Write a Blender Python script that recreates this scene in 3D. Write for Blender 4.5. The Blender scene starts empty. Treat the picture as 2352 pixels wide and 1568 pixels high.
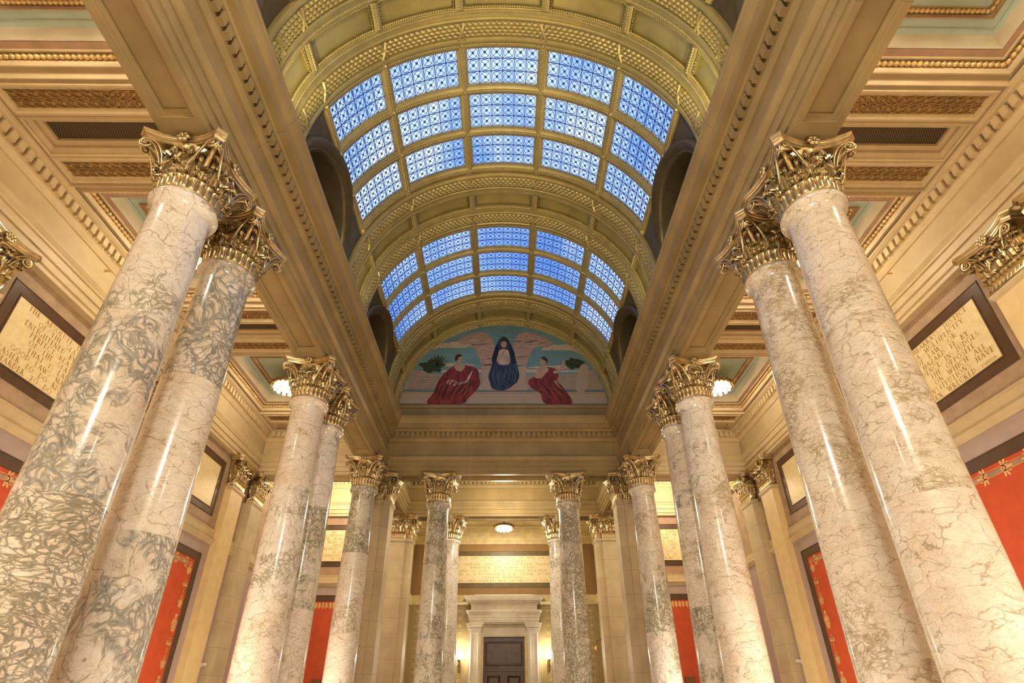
import bpy, math, random
from mathutils import Vector, Matrix
random.seed(7)
PI = math.pi; sin = math.sin; cos = math.cos
S = bpy.context.scene
COL = S.collection
FL = 1.6                                    # eye height above the floor; geometry below is written relative to the eye

# ------------------------------------------------------------------ camera, world, lights, exposure
def make_camera():
    x0, yaw, pitch, roll, F, SY = 0.07191, -0.01412, 0.49549, -0.00702, 1210.898, 190.394
    cy, sy, cp, sp, cr, sr = cos(yaw), sin(yaw), cos(pitch), sin(pitch), cos(roll), sin(roll)
    f = Vector((-sy*cp, cy*cp, sp)); r = Vector((cy, sy, 0)); u = r.cross(f)
    r2 = r*cr + u*sr; u2 = u*cr - r*sr
    cam = bpy.data.cameras.new('camera'); o = bpy.data.objects.new('camera', cam); COL.objects.link(o)
    m = Matrix((r2, u2, -f)).transposed().to_4x4(); m.translation = Vector((x0, 0, FL)); o.matrix_world = m
    cam.sensor_width = 36; cam.lens = F/2352*36; cam.shift_y = SY/2352; cam.clip_start = .05; cam.clip_end = 200
    S.camera = o
make_camera()
S.view_settings.view_transform = 'Standard'; S.view_settings.look = 'None'
S.view_settings.gamma = 1; S.view_settings.exposure = 0.1; S.view_settings.use_curve_mapping = False
S.cycles.use_denoising = True; S.cycles.use_adaptive_sampling = True; S.cycles.adaptive_threshold = .02; S.cycles.max_bounces = 7; S.cycles.diffuse_bounces = 4; S.cycles.glossy_bounces = 3
S.cycles.transparent_max_bounces = 8; S.cycles.sample_clamp_indirect = 6; S.cycles.caustics_reflective = False

WARM = (1.0, .88, .70); GOLDL = (1.0, .86, .50); WHITE = (1.0, .91, .78)
def lamp(kind, name, loc, power, col=WARM, size=.3, target=None, **k):
    l = bpy.data.lights.new(name, kind); l.energy = power; l.color = col
    if kind in ('POINT', 'SPOT'): l.shadow_soft_size = size
    if kind == 'AREA': l.size = size
    for a, b in k.items(): setattr(l, a, b)
    o = bpy.data.objects.new(name, l); COL.objects.link(o); o.location = (loc[0], loc[1], loc[2]+FL)
    if target is not None:
        o.rotation_euler = (Vector(target)-Vector(loc)).to_track_quat('-Z', 'Y').to_euler()
    return o
RIBS = [.44, 6.37, 12.30, 18.25]            # centres of the solid vault bands (Y)
BAYS = [3.40, 9.34, 15.28]                  # centres of the skylight bays (Y)
ABAY = [3.46, 9.43, 15.42]                  # centres of the aisle ceiling bays
for s in (-1, 1):
    for y in ABAY: lamp('POINT', 'chandelier_light', (s*7.46, y, 9.72), 340, WARM, .2)
    lamp('POINT', 'chandelier_light', (s*7.46, 21.7, 8.9), 260, WARM, .3)
    lamp('POINT', 'chandelier_light', (s*7.2, -1.5, 8.0), 150, WARM, .4)
    for y in RIBS[:3]:                      # uplights lying on the cornice ledge at each vault band
        lamp('SPOT', 'ledge_uplight', (s*4.14, y, 10.42), 250 if y < 10 else 80, GOLDL, .10, target=(s*2.6, y, 15.0), spot_size=1.7, spot_blend=.9)
    for y in (3.4, 9.4, 15.4):              # bracket lamps low down between the column pairs, under the frame
        lamp('POINT', 'bracket_light', (s*5.9, y, .1), 225, WARM, .16)
    lamp('POINT', 'sconce_light', (s*2.22, 28.2, 2.45), 110, WHITE, .12)
lamp('POINT', 'hall_light', (0, 26.3, 8.1), 300, WARM, .25)
lamp('POINT', 'hall_light', (0, 21.4, 7.6), 420, WARM, .3)
lamp('POINT', 'added_fill_light', (0, -2.6, 7.4), 1500, WHITE, .5)  # added fill behind the camera, set high to brighten the frieze; no fixture there
lamp('POINT', 'added_fill_light', (0, 6.0, -.9), 330, WHITE, .5)  # unseen low fill added in the middle of the nave

W = bpy.data.worlds.new('sky'); S.world = W; W.use_nodes = True
def world():
    nt = W.node_tree; N = nt.nodes; L = nt.links; N.clear()
    out = N.new('ShaderNodeOutputWorld'); bg = N.new('ShaderNodeBackground'); tc = N.new('ShaderNodeTexCoord')
    n = N.new('ShaderNodeTexNoise'); n.inputs['Scale'].default_value = 5; n.inputs['Detail'].default_value = 5
    mp = N.new('ShaderNodeMapping'); mp.inputs['Scale'].default_value = (1.5, .8, .6)
    r = N.new('ShaderNodeValToRGB'); e = r.color_ramp.elements
    e[0].position = .34; e[0].color = (.08, .22, .72, 1); e[1].position = .68; e[1].color = (.84, .90, 1, 1)
    k = e.new(.46); k.color = (.24, .41, .90, 1); k = e.new(.56); k.color = (.48, .62, .96, 1)
    L.new(tc.outputs['Generated'], mp.inputs[0]); L.new(mp.outputs[0], n.inputs['Vector']); L.new(n.outputs['Fac'], r.inputs[0])
    L.new(r.outputs[0], bg.inputs[0]); bg.inputs[1].default_value = 1.6; L.new(bg.outputs[0], out.inputs[0])
world()

# ------------------------------------------------------------------ materials
class NT:
    def __init__(s, name):
        s.m = bpy.data.materials.new(name); s.m.use_nodes = True; s.t = s.m.node_tree; s.t.nodes.clear()
        s.out = s.n('OutputMaterial')
    def n(s, typ, **k):
        x = s.t.nodes.new('ShaderNode'+typ)
        for a, b in k.items():
            if a.startswith('_'): setattr(x, a[1:], b)
            else:
                a = a.replace('__', ' ')
                s.set(x.inputs[int(a[1:]) if a[0] == 'i' and a[1:].isdigit() else a], b)
        return x
    def set(s, sock, v):
        if hasattr(v, 'links'): s.t.links.new(v, sock)
        elif isinstance(v, tuple) and len(v) == 3 and sock.type == 'RGBA': sock.default_value = (*v, 1)
        else: sock.default_value = v
    def math(s, op, a, b=None, c=None, clamp=False):
        x = s.n('Math', _operation=op, _use_clamp=clamp); s.set(x.inputs[0], a)
        if b is not None: s.set(x.inputs[1], b)
        if c is not None: s.set(x.inputs[2], c)
        return x.outputs[0]
    def mix(s, f, a, b, mode='MIX'):
        x = s.n('Mix', _data_type='RGBA', _blend_type=mode); s.set(x.inputs[0], f); s.set(x.inputs[6], a); s.set(x.inputs[7], b)
        return x.outputs[2]
    def rng(s, v, a, b, c=0., d=1., smooth=False):
        x = s.n('MapRange', _interpolation_type='SMOOTHSTEP' if smooth else 'LINEAR')
        for i, q in enumerate((v, a, b, c, d)): s.set(x.inputs[i], q)
        return x.outputs[0]
    def noise(s, vec, sc, det=3, rough=.55): return s.n('TexNoise', Vector=vec, Scale=sc, Detail=float(det), Roughness=rough).outputs['Fac']
    def coord(s): return s.n('TexCoord').outputs['Object']
    def fin(s, col, rough=.6, metal=0., bump=None, bstr=.3, bdist=.01, coat=0., spec=None):
        p = s.n('BsdfPrincipled'); s.set(p.inputs['Base Color'], col); s.set(p.inputs['Roughness'], rough); s.set(p.inputs['Metallic'], metal)
        p.inputs['Coat Weight'].default_value = coat; p.inputs['Coat Roughness'].default_value = .08
        if spec is not None: p.inputs['Specular IOR Level'].default_value = spec
        if bump is not None:
            b = s.n('Bump', Strength=bstr, Distance=bdist, Height=bump); s.t.links.new(b.outputs[0], p.inputs['Normal'])
        s.t.links.new(p.outputs[0], s.out.inputs[0]); return s.m

def plain(name, c, rough=.6, metal=0., var=.12, sc=3., bump=0.):
    g = NT(name); v = g.coord(); n = g.noise(v, sc, 4)
    c2 = tuple(x*(1-var) for x in c); c1 = tuple(min(1, x*(1+var)) for x in c)
    f = g.rng(n, .35, .65)
    return g.fin(g.mix(f, c2, c1), rough, metal, bump=g.noise(v, 60, 3) if bump else None, bstr=bump, bdist=.004)

def stone(name, c, joints=None):
    """warm limestone: soft mottling and fine grain; joints=(axis, pitch, offset, width) adds block joints"""
    g = NT(name); v = g.coord()
    f = g.rng(g.noise(v, 1.1, 4), .36, .66); f2 = g.noise(v, 45, 2)
    col = g.mix(f, tuple(x*.84 for x in c), tuple(min(1, x*1.12) for x in c))
    col = g.mix(g.rng(f2, .3, .7, 0, .22), col, tuple(x*.7 for x in c))
    h = f2
    if joints:
        sp = g.n('SeparateXYZ', Vector=v)
        for ax, pitch, off, wd in joints:
            t = g.math('FRACT', g.math('DIVIDE', g.math('ADD', sp.outputs[ax], 40*pitch-off), pitch))
            k = g.math('LESS_THAN', t, wd/pitch)
            col = g.mix(g.math('MULTIPLY', k, .55), col, tuple(x*.35 for x in c))
    return g.fin(col, .55, 0, bump=h, bstr=.12, bdist=.003)

def marble(name, cream, dark, amount, sc=2.6, stretch=(1, 1, 1.0), warp=.4, warm=.35, rot=(0, 0, 0), brown=(.30, .20, .11)):
    """breccia: pale clasts of mixed size; thin brown veins in the calm zones, dark matrix between pebbles in the busy zones"""
    g = NT(name); v0 = g.coord(); oi = g.n('ObjectInfo').outputs['Random']
    off = g.n('CombineXYZ', X=g.math('MULTIPLY', oi, 31.), Y=g.math('MULTIPLY', oi, -57.), Z=g.math('MULTIPLY', oi, 83.)).outputs[0]
    v = g.n('VectorMath', _operation='ADD', i0=v0, i1=off).outputs[0]
    mp = g.n('Mapping', Vector=v, Rotation=rot, Scale=stretch).outputs[0]
    def warped(src, scale, amp, det=3.):
        wn = g.n('TexNoise', Vector=src, Scale=scale, Detail=det).outputs['Color']
        w2 = g.n('VectorMath', _operation='SCALE', i0=g.n('VectorMath', _operation='SUBTRACT', i0=wn, i1=(.5, .5, .5)).outputs[0]); w2.inputs['Scale'].default_value = amp
        return g.n('VectorMath', _operation='ADD', i0=src, i1=w2.outputs[0]).outputs[0]
    vv = warped(warped(mp, 1.1, warp*1.6), 7., .16, 4.)
    E = [g.n('TexVoronoi', _feature='DISTANCE_TO_EDGE', Vector=vv, Scale=sc*k).outputs['Distance'] for k in (1.15, 2.9, 6.2)]
    C = g.n('TexVoronoi', Vector=vv, Scale=sc*2.9)
    M = g.noise(v, .85, 4, .6); M2 = g.noise(v, 2.1, 4, .6); M3 = g.noise(vv, 5., 4, .65)
    mask = g.rng(g.math('ADD', M, g.math('MULTIPLY', M3, .22)), .80-amount*.42, .90-amount*.40, 0, 1, True)
    def line(d, w, lo=0.): return g.math('SUBTRACT', 1., g.rng(d, lo, w, 0, 1, True))
    wv = g.rng(M3, .38, .66, .006, .060)
    thin = g.math('MAXIMUM', g.math('MULTIPLY', line(E[0], wv), .75), g.math('MAXIMUM', g.math('MULTIPLY', line(E[1], wv), g.rng(M2, .42, .60, .0, .7)), g.math('MULTIPLY', line(E[2], g.math('MULTIPLY', wv, 1.2)), g.rng(M2, .50, .68, 0, .5))))
    fat = g.math('MAXIMUM', line(E[1], g.rng(M2, .35, .65, .10, .26), .02), g.math('MULTIPLY', line(E[2], .16, .02), g.rng(M3, .42, .56)))
    fat = g.math('MULTIPLY', g.math('MAXIMUM', fat, line(E[0], .07)), mask)
    fine = g.rng(g.math('ABSOLUTE', g.math('SUBTRACT', g.noise(vv, 3.4, 8, .7), .5)), 0, .02, .45, 0)
    base = g.mix(g.rng(M2, .38, .66, 0, warm), cream, tuple(c*k for c, k in zip(cream, (.88, .70, .47))))
    base = g.mix(g.math('MULTIPLY', g.n('SeparateColor', Color=C.outputs['Color']).outputs[0], .28), base, tuple(c*.70 for c in cream))
    base = g.mix(g.rng(g.noise(vv, 14., 5, .7), .45, .75, 0, .25), base, tuple(c*k for c, k in zip(cream, (.62, .52, .38))))
    base = g.mix(fine, base, tuple(c*k for c, k in zip(cream, (.55, .45, .32))))
    base = g.mix(thin, base, g.mix(M2, tuple(c*1.2 for c in dark), brown))
    dk = g.mix(g.rng(g.noise(vv, 11, 5, .7), .35, .7), dark, tuple(min(1, c*2.3) for c in dark))
    col = g.mix(g.math('MULTIPLY', fat, .92), base, dk)
    return g.fin(col, .20, 0, coat=.55)

def emis(name, c, st):
    g = NT(name); e = g.n('Emission', Color=c, Strength=st); g.t.links.new(e.outputs[0], g.out.inputs[0]); return g.m

CR = (.80, .74, .64)
MAR = [marble('marble_heavy_breccia', (.80, .72, .60), (.15, .135, .095), 1.0, 2.5, (1, 1, 1.7)),
       marble('marble_grey_swirl', (.78, .73, .64), (.17, .165, .14), .62, 2.1, (1, 1, .8), .8, .5, (.5, .3, 0)),
       marble('marble_fine_breccia', (.82, .76, .66), (.26, .21, .13), .42, 3.0, (1, 1, 1.6), .35),
       marble('marble_cream_veined', (.84, .78, .69), (.30, .23, .14), .12, 2.3, (1, 1, 1.8), .5, .5),
       marble('marble_green_grey', (.76, .72, .62), (.15, .14, .09), .72, 3.3, (1, 1, .75), .7, .25, (.6, .2, 0)),
       marble('marble_white_net', (.85, .81, .74), (.22, .20, .14), .40, 2.7, (1, 1, .95), .5, .2)]
STONE = stone('stone_tan', (.37, .27, .115), [('Y', 2.98, .35, .012)])
STONEX = stone('stone_tan_transverse', (.37, .27, .115), [('X', 2.9, -1.45, .012)])
PIER = stone('stone_pier_blocks', (.60, .48, .29), [('Z', .82, .2, .014)])
JAMB = stone('stone_pale', (.78, .70, .56))
CREAM = plain('paint_cream', (.64, .50, .28), .5, var=.06); CREAMY = plain('paint_yellow', (.86, .66, .33), .55, var=.05); FRZ = plain('paint_yellow_dimmed', (.62, .48, .27), .55, var=.05)  # FRZ: the yellow paint darkened to imitate weaker light high up
TAUPE = plain('paint_taupe', (.44, .31, .19), .6); MAUVE = plain('paint_mauve', (.47, .36, .32), .6, var=.05)
BROWN = plain('paint_dark_brown', (.105, .055, .028), .35); PINKB = plain('paint_pink_brown', (.42, .26, .16), .6)
OLIVE = plain('paint_olive', (.36, .27, .11), .6, var=.06); OCHRE = plain('paint_ochre_brown', (.35, .20, .07), .6, var=.06)
GREEN = plain('paint_pale_green', (.46, .55, .45), .55, var=.05)
RED = plain('paint_red', (.62, .085, .022), .6, var=.08); STEN = plain('stencil_gold_leaf', (.88, .50, .20), .45, .3)
GOLDP = plain('gold_leaf_panel', (1.0, .82, .47), .42, .12, var=.07, sc=7); LETT = plain('letter_bronze', (.50, .22, .045), .5, .1)
GILT = plain('gilding_old_gold', (.62, .50, .28), .32, .92, var=.2, sc=7); GILTD = plain('gilding_moulding', (.70, .47, .20), .38, .55)
VGOLD = plain('vault_gold_paint', (.52, .43, .17), .40, .55, var=.08); VPAN = plain('vault_panel_gold', (.48, .40, .14), .42, .5, var=.14, sc=1.3)
GUIL = plain('guilloche_brown_gold', (.42, .26, .10), .5, .35, bump=.1)
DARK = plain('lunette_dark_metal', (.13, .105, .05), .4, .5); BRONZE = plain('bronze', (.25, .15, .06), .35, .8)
DOORW = plain('door_wood', (.075, .028, .014), .3, var=.3); DOORG = plain('door_dark_glass', (.10, .09, .085), .08)
WHITEP = plain('white_plastic', (.8, .78, .74), .4); FLOORM = plain('floor_stone', (.52, .42, .30), .35)
LEAD = None
def lead():
    g = NT('tracery_haze_blue')  # blue in the colour stands in for sky haze around the backlit strips
    d = g.n('BsdfDiffuse', Color=(.05, .09, .15)); t = g.n('BsdfTranslucent', Color=(.16, .38, .66))
    m = g.n('MixShader', i0=.62, i1=d.outputs[0], i2=t.outputs[0]); g.t.links.new(m.outputs[0], g.out.inputs[0]); return g.m
LEAD = lead()
def glass():
    g = NT('skylight_glass'); v = g.coord()
    t = g.n('BsdfTransparent', Color=(.90, .92, .98)); gl = g.n('BsdfGlossy', Color=(.8, .85, .9), Roughness=.25)
    d = g.n('BsdfTranslucent', Color=(.66, .74, .92)); m0 = g.n('MixShader', i0=g.rng(g.noise(v, 2.2, 2), .3, .7, .12, .38), i1=t.outputs[0], i2=d.outputs[0])
    m = g.n('MixShader', i0=.05, i1=m0.outputs[0], i2=gl.outputs[0]); g.t.links.new(m.outputs[0], g.out.inputs[0]); return g.m
GLASS = glass()
def grille():
    g = NT('grille_bronze_lattice'); v = g.coord(); sp = g.n('SeparateXYZ', Vector=v)
    a = g.math('SINE', g.math('MULTIPLY', g.math('ADD', sp.outputs[0], sp.outputs[1]), 62.)); b = g.math('SINE', g.math('MULTIPLY', g.math('SUBTRACT', sp.outputs[0], sp.outputs[1]), 62.))
    k = g.math('GREATER_THAN', g.math('MAXIMUM', g.math('ABSOLUTE', a), g.math('ABSOLUTE', b)), .86)
    return g.fin(g.mix(k, (.010, .007, .004), (.17, .12, .07)), .5, .3)
GRILLE = grille()
BULB = emis('lamp_glass_lit', (1, .86, .62), 26.); BULB2 = emis('sconce_glass_lit', (1, .9, .72), 30.)

# ------------------------------------------------------------------ mesh helpers
class MB:
    def __init__(s): s.v = []; s.f = []; s.mi = []; s.k = 0
    def add(s, vs, fs):
        o = len(s.v); s.v += [tuple(p) for p in vs]; s.f += [tuple(i+o for i in f) for f in fs]; s.mi += [s.k]*len(fs); return s
    def box(s, x0, x1, y0, y1, z0, z1):
        return s.add([(x, y, z) for z in (z0, z1) for y in (y0, y1) for x in (x0, x1)],
                     [(0, 2, 3, 1), (4, 5, 7, 6), (0, 1, 5, 4), (2, 6, 7, 3), (0, 4, 6, 2), (1, 3, 7, 5)])
    def grid(s, rows, close=False, cap=False):
        n = len(rows[0]); vs = [p for r in rows for p in r]; fs = []
        for i in range(len(rows)-1):
            for j in range(n if close else n-1):
                a = i*n+j; b = i*n+(j+1) % n; fs.append((a, b, b+n, a+n))
        if cap: fs += [tuple(range(n))[::-1], tuple(range((len(rows)-1)*n, len(rows)*n))]
        return s.add(vs, fs)
    def lathe(s, prof, n=32, c=(0, 0, 0), cap=False):
        return s.grid([[(c[0]+r*cos(2*PI*i/n), c[1]+r*sin(2*PI*i/n), c[2]+z) for i in range(n)] for r, z in prof], True, cap)
    def ext(s, prof, fn, cap=False):
        """prof: 2-D points, fn: list of functions 2-D -> 3-D (one per station)"""
        return s.grid([[f(*p) for p in prof] for f in fn], False, cap)
    def tube(s, pts, r, n=6, rfn=None, flat=1., closed=False):
        rows = []; N = len(pts); P = [Vector(p) for p in pts]; up = None
        for i, p in enumerate(P):
            t = (P[min(i+1, N-1)]-P[max(i-1, 0)])
            if t.length < 1e-9: t = Vector((0, 0, 1))
            t.normalize()
            if up is None: up = t.orthogonal().normalized()
            up = (up-t*up.dot(t));  up = up.normalized() if up.length > 1e-6 else t.orthogonal().normalized()
            b = t.cross(up); rr = rfn(i/(N-1)) if rfn else r
            rows.append([p+up*(rr*cos(2*PI*k/n))+b*(rr*flat*sin(2*PI*k/n)) for k in range(n)])
        return s.grid(rows, True, True)
    def rings(s, o, U, V, Nn, w, h, rs, cap=True):
        o, U, V, Nn = map(Vector, (o, U, V, Nn)); R = []
        for ins, d in rs: R.append([o+U*a+V*b+Nn*d for a, b in ((ins, ins), (w-ins, ins), (w-ins, h-ins), (ins, h-ins))])
        s.grid(R, True)
        if cap: s.add(R[-1], [(0, 1, 2, 3)])
        return s
    def xf(s, other, fn):
        o = len(s.v); s.v += [tuple(fn(Vector(p))) for p in other.v]; s.f += [tuple(i+o for i in f) for f in other.f]; s.mi += [m+s.k for m in other.mi]; return s
    def mesh(s, name, smooth=None):
        m = bpy.data.meshes.new(name); m.from_pydata(s.v, [], s.f)
        if any(s.mi): m.polygons.foreach_set('material_index', s.mi)
        if smooth:
            m.polygons.foreach_set('use_smooth', [True]*len(s.f)); m.set_sharp_from_angle(angle=math.radians(smooth))
        m.update(); return m
    def build(s, name, mat, parent=None, smooth=None, loc=None):
        m = s.mesh(name, smooth)
        for q in (mat if isinstance(mat, (list, tuple)) else [mat]): m.materials.append(q)
        o = bpy.data.objects.new(name, m); COL.objects.link(o)
        if parent: o.parent = parent
        if loc: o.location = loc
        return o
def tag(o, label=None, cat=None, group=None, kind=None):
    if label: o['label'] = label
    if cat: o['category'] = cat
    if group: o['group'] = group
    if kind: o['kind'] = kind
    return o
def empty(name, loc=(0, 0, 0), rz=0.):
    o = bpy.data.objects.new(name, None); COL.objects.link(o); o.location = loc; o.rotation_euler = (0, 0, rz); o.empty_display_size = .2; return o
def struct(o, label, cat): return tag(o, label, cat, kind='structure')
def inst(name, mesh, parent, loc=(0, 0, 0), rz=0., scale=None):
    o = bpy.data.objects.new(name, mesh); COL.objects.link(o); o.parent = parent; o.location = loc; o.rotation_euler = (0, 0, rz)
    if scale: o.scale = scale
    return o
def copy_tree(o, parent=None):
    c = o.copy(); COL.objects.link(c); c.parent = parent
    for ch in [q for q in bpy.data.objects if q.parent == o]: copy_tree(ch, c)
    return c
def bead_r(r, n, lo=.45): return lambda t: r*(lo+(1-lo)*abs(sin(PI*n*t)))
def bead_line(mb, a, b, r, pitch, sides=6, per=5):
    a, b = Vector(a), Vector(b); n = max(1, round((b-a).length/pitch)); N = n*per
    mb.tube([a+(b-a)*(i/N) for i in range(N+1)], r, sides, bead_r(r, n))
def bead_rect(mb, o, U, V, Nn, w, h, ins, d, r, pitch, **k):
    o, U, V, Nn = map(Vector, (o, U, V, Nn)); c = [o+U*x+V*y+Nn*d for x, y in ((ins, ins), (w-ins, ins), (w-ins, h-ins), (ins, h-ins))]
    for i in range(4): bead_line(mb, c[i], c[(i+1) % 4], r, pitch, **k)

# ------------------------------------------------------------------ room shell
HX, OX, WX = 4.583, 5.342, 9.65             # nave face, aisle face of the beams; aisle wall
YF, YB = 18.85, 23.85                       # front faces of the two transverse beams
YW = 23.95                                  # end wall of the aisles
CZ = 9.80                                   # flat ceiling of the aisles

o = MB().box(-10, 10, -6, 29.2, -1.75, -1.6).build('floor', FLOORM); struct(o, 'pale stone floor of the hall', 'floor')
o = MB().box(-10, 10, -6.2, -6, -1.6, 17).build('wall_rear', CREAM); struct(o, 'cream wall behind the camera', 'wall')
for s, nm in ((-1, 'left'), (1, 'right')):
    r = empty('wall_'+nm); struct(r, 'aisle wall on the %s with taupe upper bays and mauve lower bays' % nm, 'wall')
    MB().box(min(s*WX, s*(WX+.2)), max(s*WX, s*(WX+.2)), -6, YW+.1, 4.9, 10).build('upper_wall', TAUPE, r)
    MB().box(min(s*WX, s*(WX+.2)), max(s*WX, s*(WX+.2)), -6, YW+.1, -1.6, 4.9).build('lower_wall', MAUVE, r)
    # end wall of the aisle
    r = empty('wall_back_'+nm); struct(r, 'end wall of the %s aisle behind the red panel' % nm, 'wall')
    a, b = sorted((s*5.67, s*9.65))
    MB().box(a, b, YW, YW+.2, 4.9, 10).build('upper_wall', PINKB, r); MB().box(a, b, YW, YW+.2, -1.6, 4.9).build('lower_wall', MAUVE, r)
    # vestibule side walls
    o = MB().box(min(s*4.9, s*5.1), max(s*4.9, s*5.1), 24.86, 28.7, -1.6, 9.2).build('wall_vestibule_'+nm, OLIVE)
    struct(o, 'side wall of the far vestibule on the %s' % nm, 'wall')
for s, nm in ((-1, 'left'), (1, 'right')):
    o = MB().box(*sorted((s*5.1, s*9.9)), 24.86, 24.95, -1.6, 10.4).build('wall_leak_filler_'+nm, MAUVE); struct(o, 'unseen filler wall added to stop sky showing behind the far %s pier' % nm, 'wall')  # unseen filler, added to close a sky leak beside the end wall
r = empty('wall_vestibule_back'); struct(r, 'ochre and olive wall around the far doorway', 'wall')
MB().box(-5, 5, 28.7, 28.9, 4.9, 9.2).build('upper_wall', OCHRE, r)
mb = MB(); mb.box(-5, -1.06, 28.7, 28.9, -1.6, 4.9); mb.box(1.02, 5, 28.7, 28.9, -1.6, 4.9); mb.box(-1.06, 1.02, 28.7, 28.9, 3.26, 4.9); mb.build('lower_wall', OLIVE, r)

# profile helpers: (p, z) where p is the projection from the wall plane
def side_run(mb, s, X, prof, y0, y1, d=-1):
    """run along Y; a profile point lies at x = s*(X + d*p)"""
    return mb.ext([(s*(X+d*p), z) for p, z in prof], [lambda x, z, y=y: (x, y, z) for y in (y0, y1)])
def cross_run(mb, Y, prof, x0, x1, d=-1):
    return mb.ext([(Y+d*p, z+.0015) for p, z in prof], [lambda y, z, x=x: (x, y, z) for x in (x0, x1)])
ARCH = [(-.2, 8.0), (0, 8.0), (0, 8.12), (.04, 8.122), (.04, 8.30), (.08, 8.302), (.08, 8.50), (.115, 8.502), (.12, 8.53), (.105, 8.535), (.11, 8.56), (.15, 8.60), (.18, 8.65), (.18, 8.69), (0, 8.70)]
FRIEZE = [(0, 8.70), (0, 9.37)]
BED = [(0, 9.37), (.045, 9.375), (.045, 9.40), (.09, 9.44), (.12, 9.48), (.12, 9.50)]
DENT0 = [(.12, 9.50), (.14, 9.50), (.14, 9.74), (.24, 9.745), (.24, 9.77)]
CORON = [(.24, 9.77), (.27, 9.80), (.27, 9.84), (.40, 9.84), (.40, 10.00), (.425, 10.005), (.425, 10.03), (.44, 10.05), (.50, 10.12), (.53, 10.20), (.53, 10.24), (.55, 10.25), (.55, 10.31), (-.35, 10.31)]
def dentils_y(mb, s, X, y0, y1, p0=.13, p1=.235, z0=9.52, z1=9.735, pitch=.20, w=.125, d=-1):
    n = int((y1-y0)/pitch)
    for i in range(n):
        y = y0+(y1-y0-n*pitch)/2+pitch*i+(pitch-w)/2; a, b = sorted((s*(X+d*p0), s*(X+d*p1))); mb.box(a, b, y, y+w, z0, z1)
def dentils_x(mb, Y, x0, x1, p0=.13, p1=.235, z0=9.52, z1=9.735, pitch=.20, w=.125, d=-1):
    n = int((x1-x0)/pitch)
    for i in range(n):
        x = x0+(x1-x0-n*pitch)/2+pitch*i+(pitch-w)/2; a, b = sorted((Y+d*p0, Y+d*p1)); mb.box(x, x+w, a, b, z0, z1)
def panel_soffit(mb, x0, x1, y0, y1, z=8.0):
    mb.rings((x0, y0, z), (1, 0, 0), (0, 1, 0), (0, 0, 1), x1-x0, y1-y0, [(0, -.002), (.012, .03), (.03, .03), (.04, .05), (.075, .075), (.085, .075), (.088, .11)])
def frame_cells(mb, x0, x1, y0, y1, z, holes, axis):
    """flat soffit with rectangular holes along one axis"""
    if axis == 'y':
        hx0, hx1 = holes[0][0], holes[0][1]
        mb.add([(x0, y0, z), (hx0, y0, z), (hx0, y1, z), (x0, y1, z)], [(0, 1, 2, 3)]); mb.add([(hx1, y0, z), (x1, y0, z), (x1, y1, z), (hx1, y1, z)], [(0, 1, 2, 3)])
        ys = [y0]+[q for h in holes for q in (h[2], h[3])]+[y1]
        for a, b in zip(ys[::2], ys[1::2]): mb.add([(hx0, a, z), (hx1, a, z), (hx1, b, z), (hx0, b, z)], [(0, 1, 2, 3)])
    else:
        hy0, hy1 = holes[0][2], holes[0][3]
        mb.add([(x0, y0, z), (x1, y0, z), (x1, hy0, z), (x0, hy0, z)], [(0, 1, 2, 3)]); mb.add([(x0, hy1, z), (x1, hy1, z), (x1, y1, z), (x0, y1, z)], [(0, 1, 2, 3)])
        xs = [x0]+[q for h in holes for q in (h[0], h[1])]+[x1]
        for a, b in zip(xs[::2], xs[1::2]): mb.add([(a, hy0, z), (b, hy0, z), (b, hy1, z), (a, hy1, z)], [(0, 1, 2, 3)])
    for h in holes: panel_soffit(mb, *h, z=z)
PAIRS = [(5.742, 7.195), (11.73, 13.18), (17.685, 19.2)]
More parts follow.
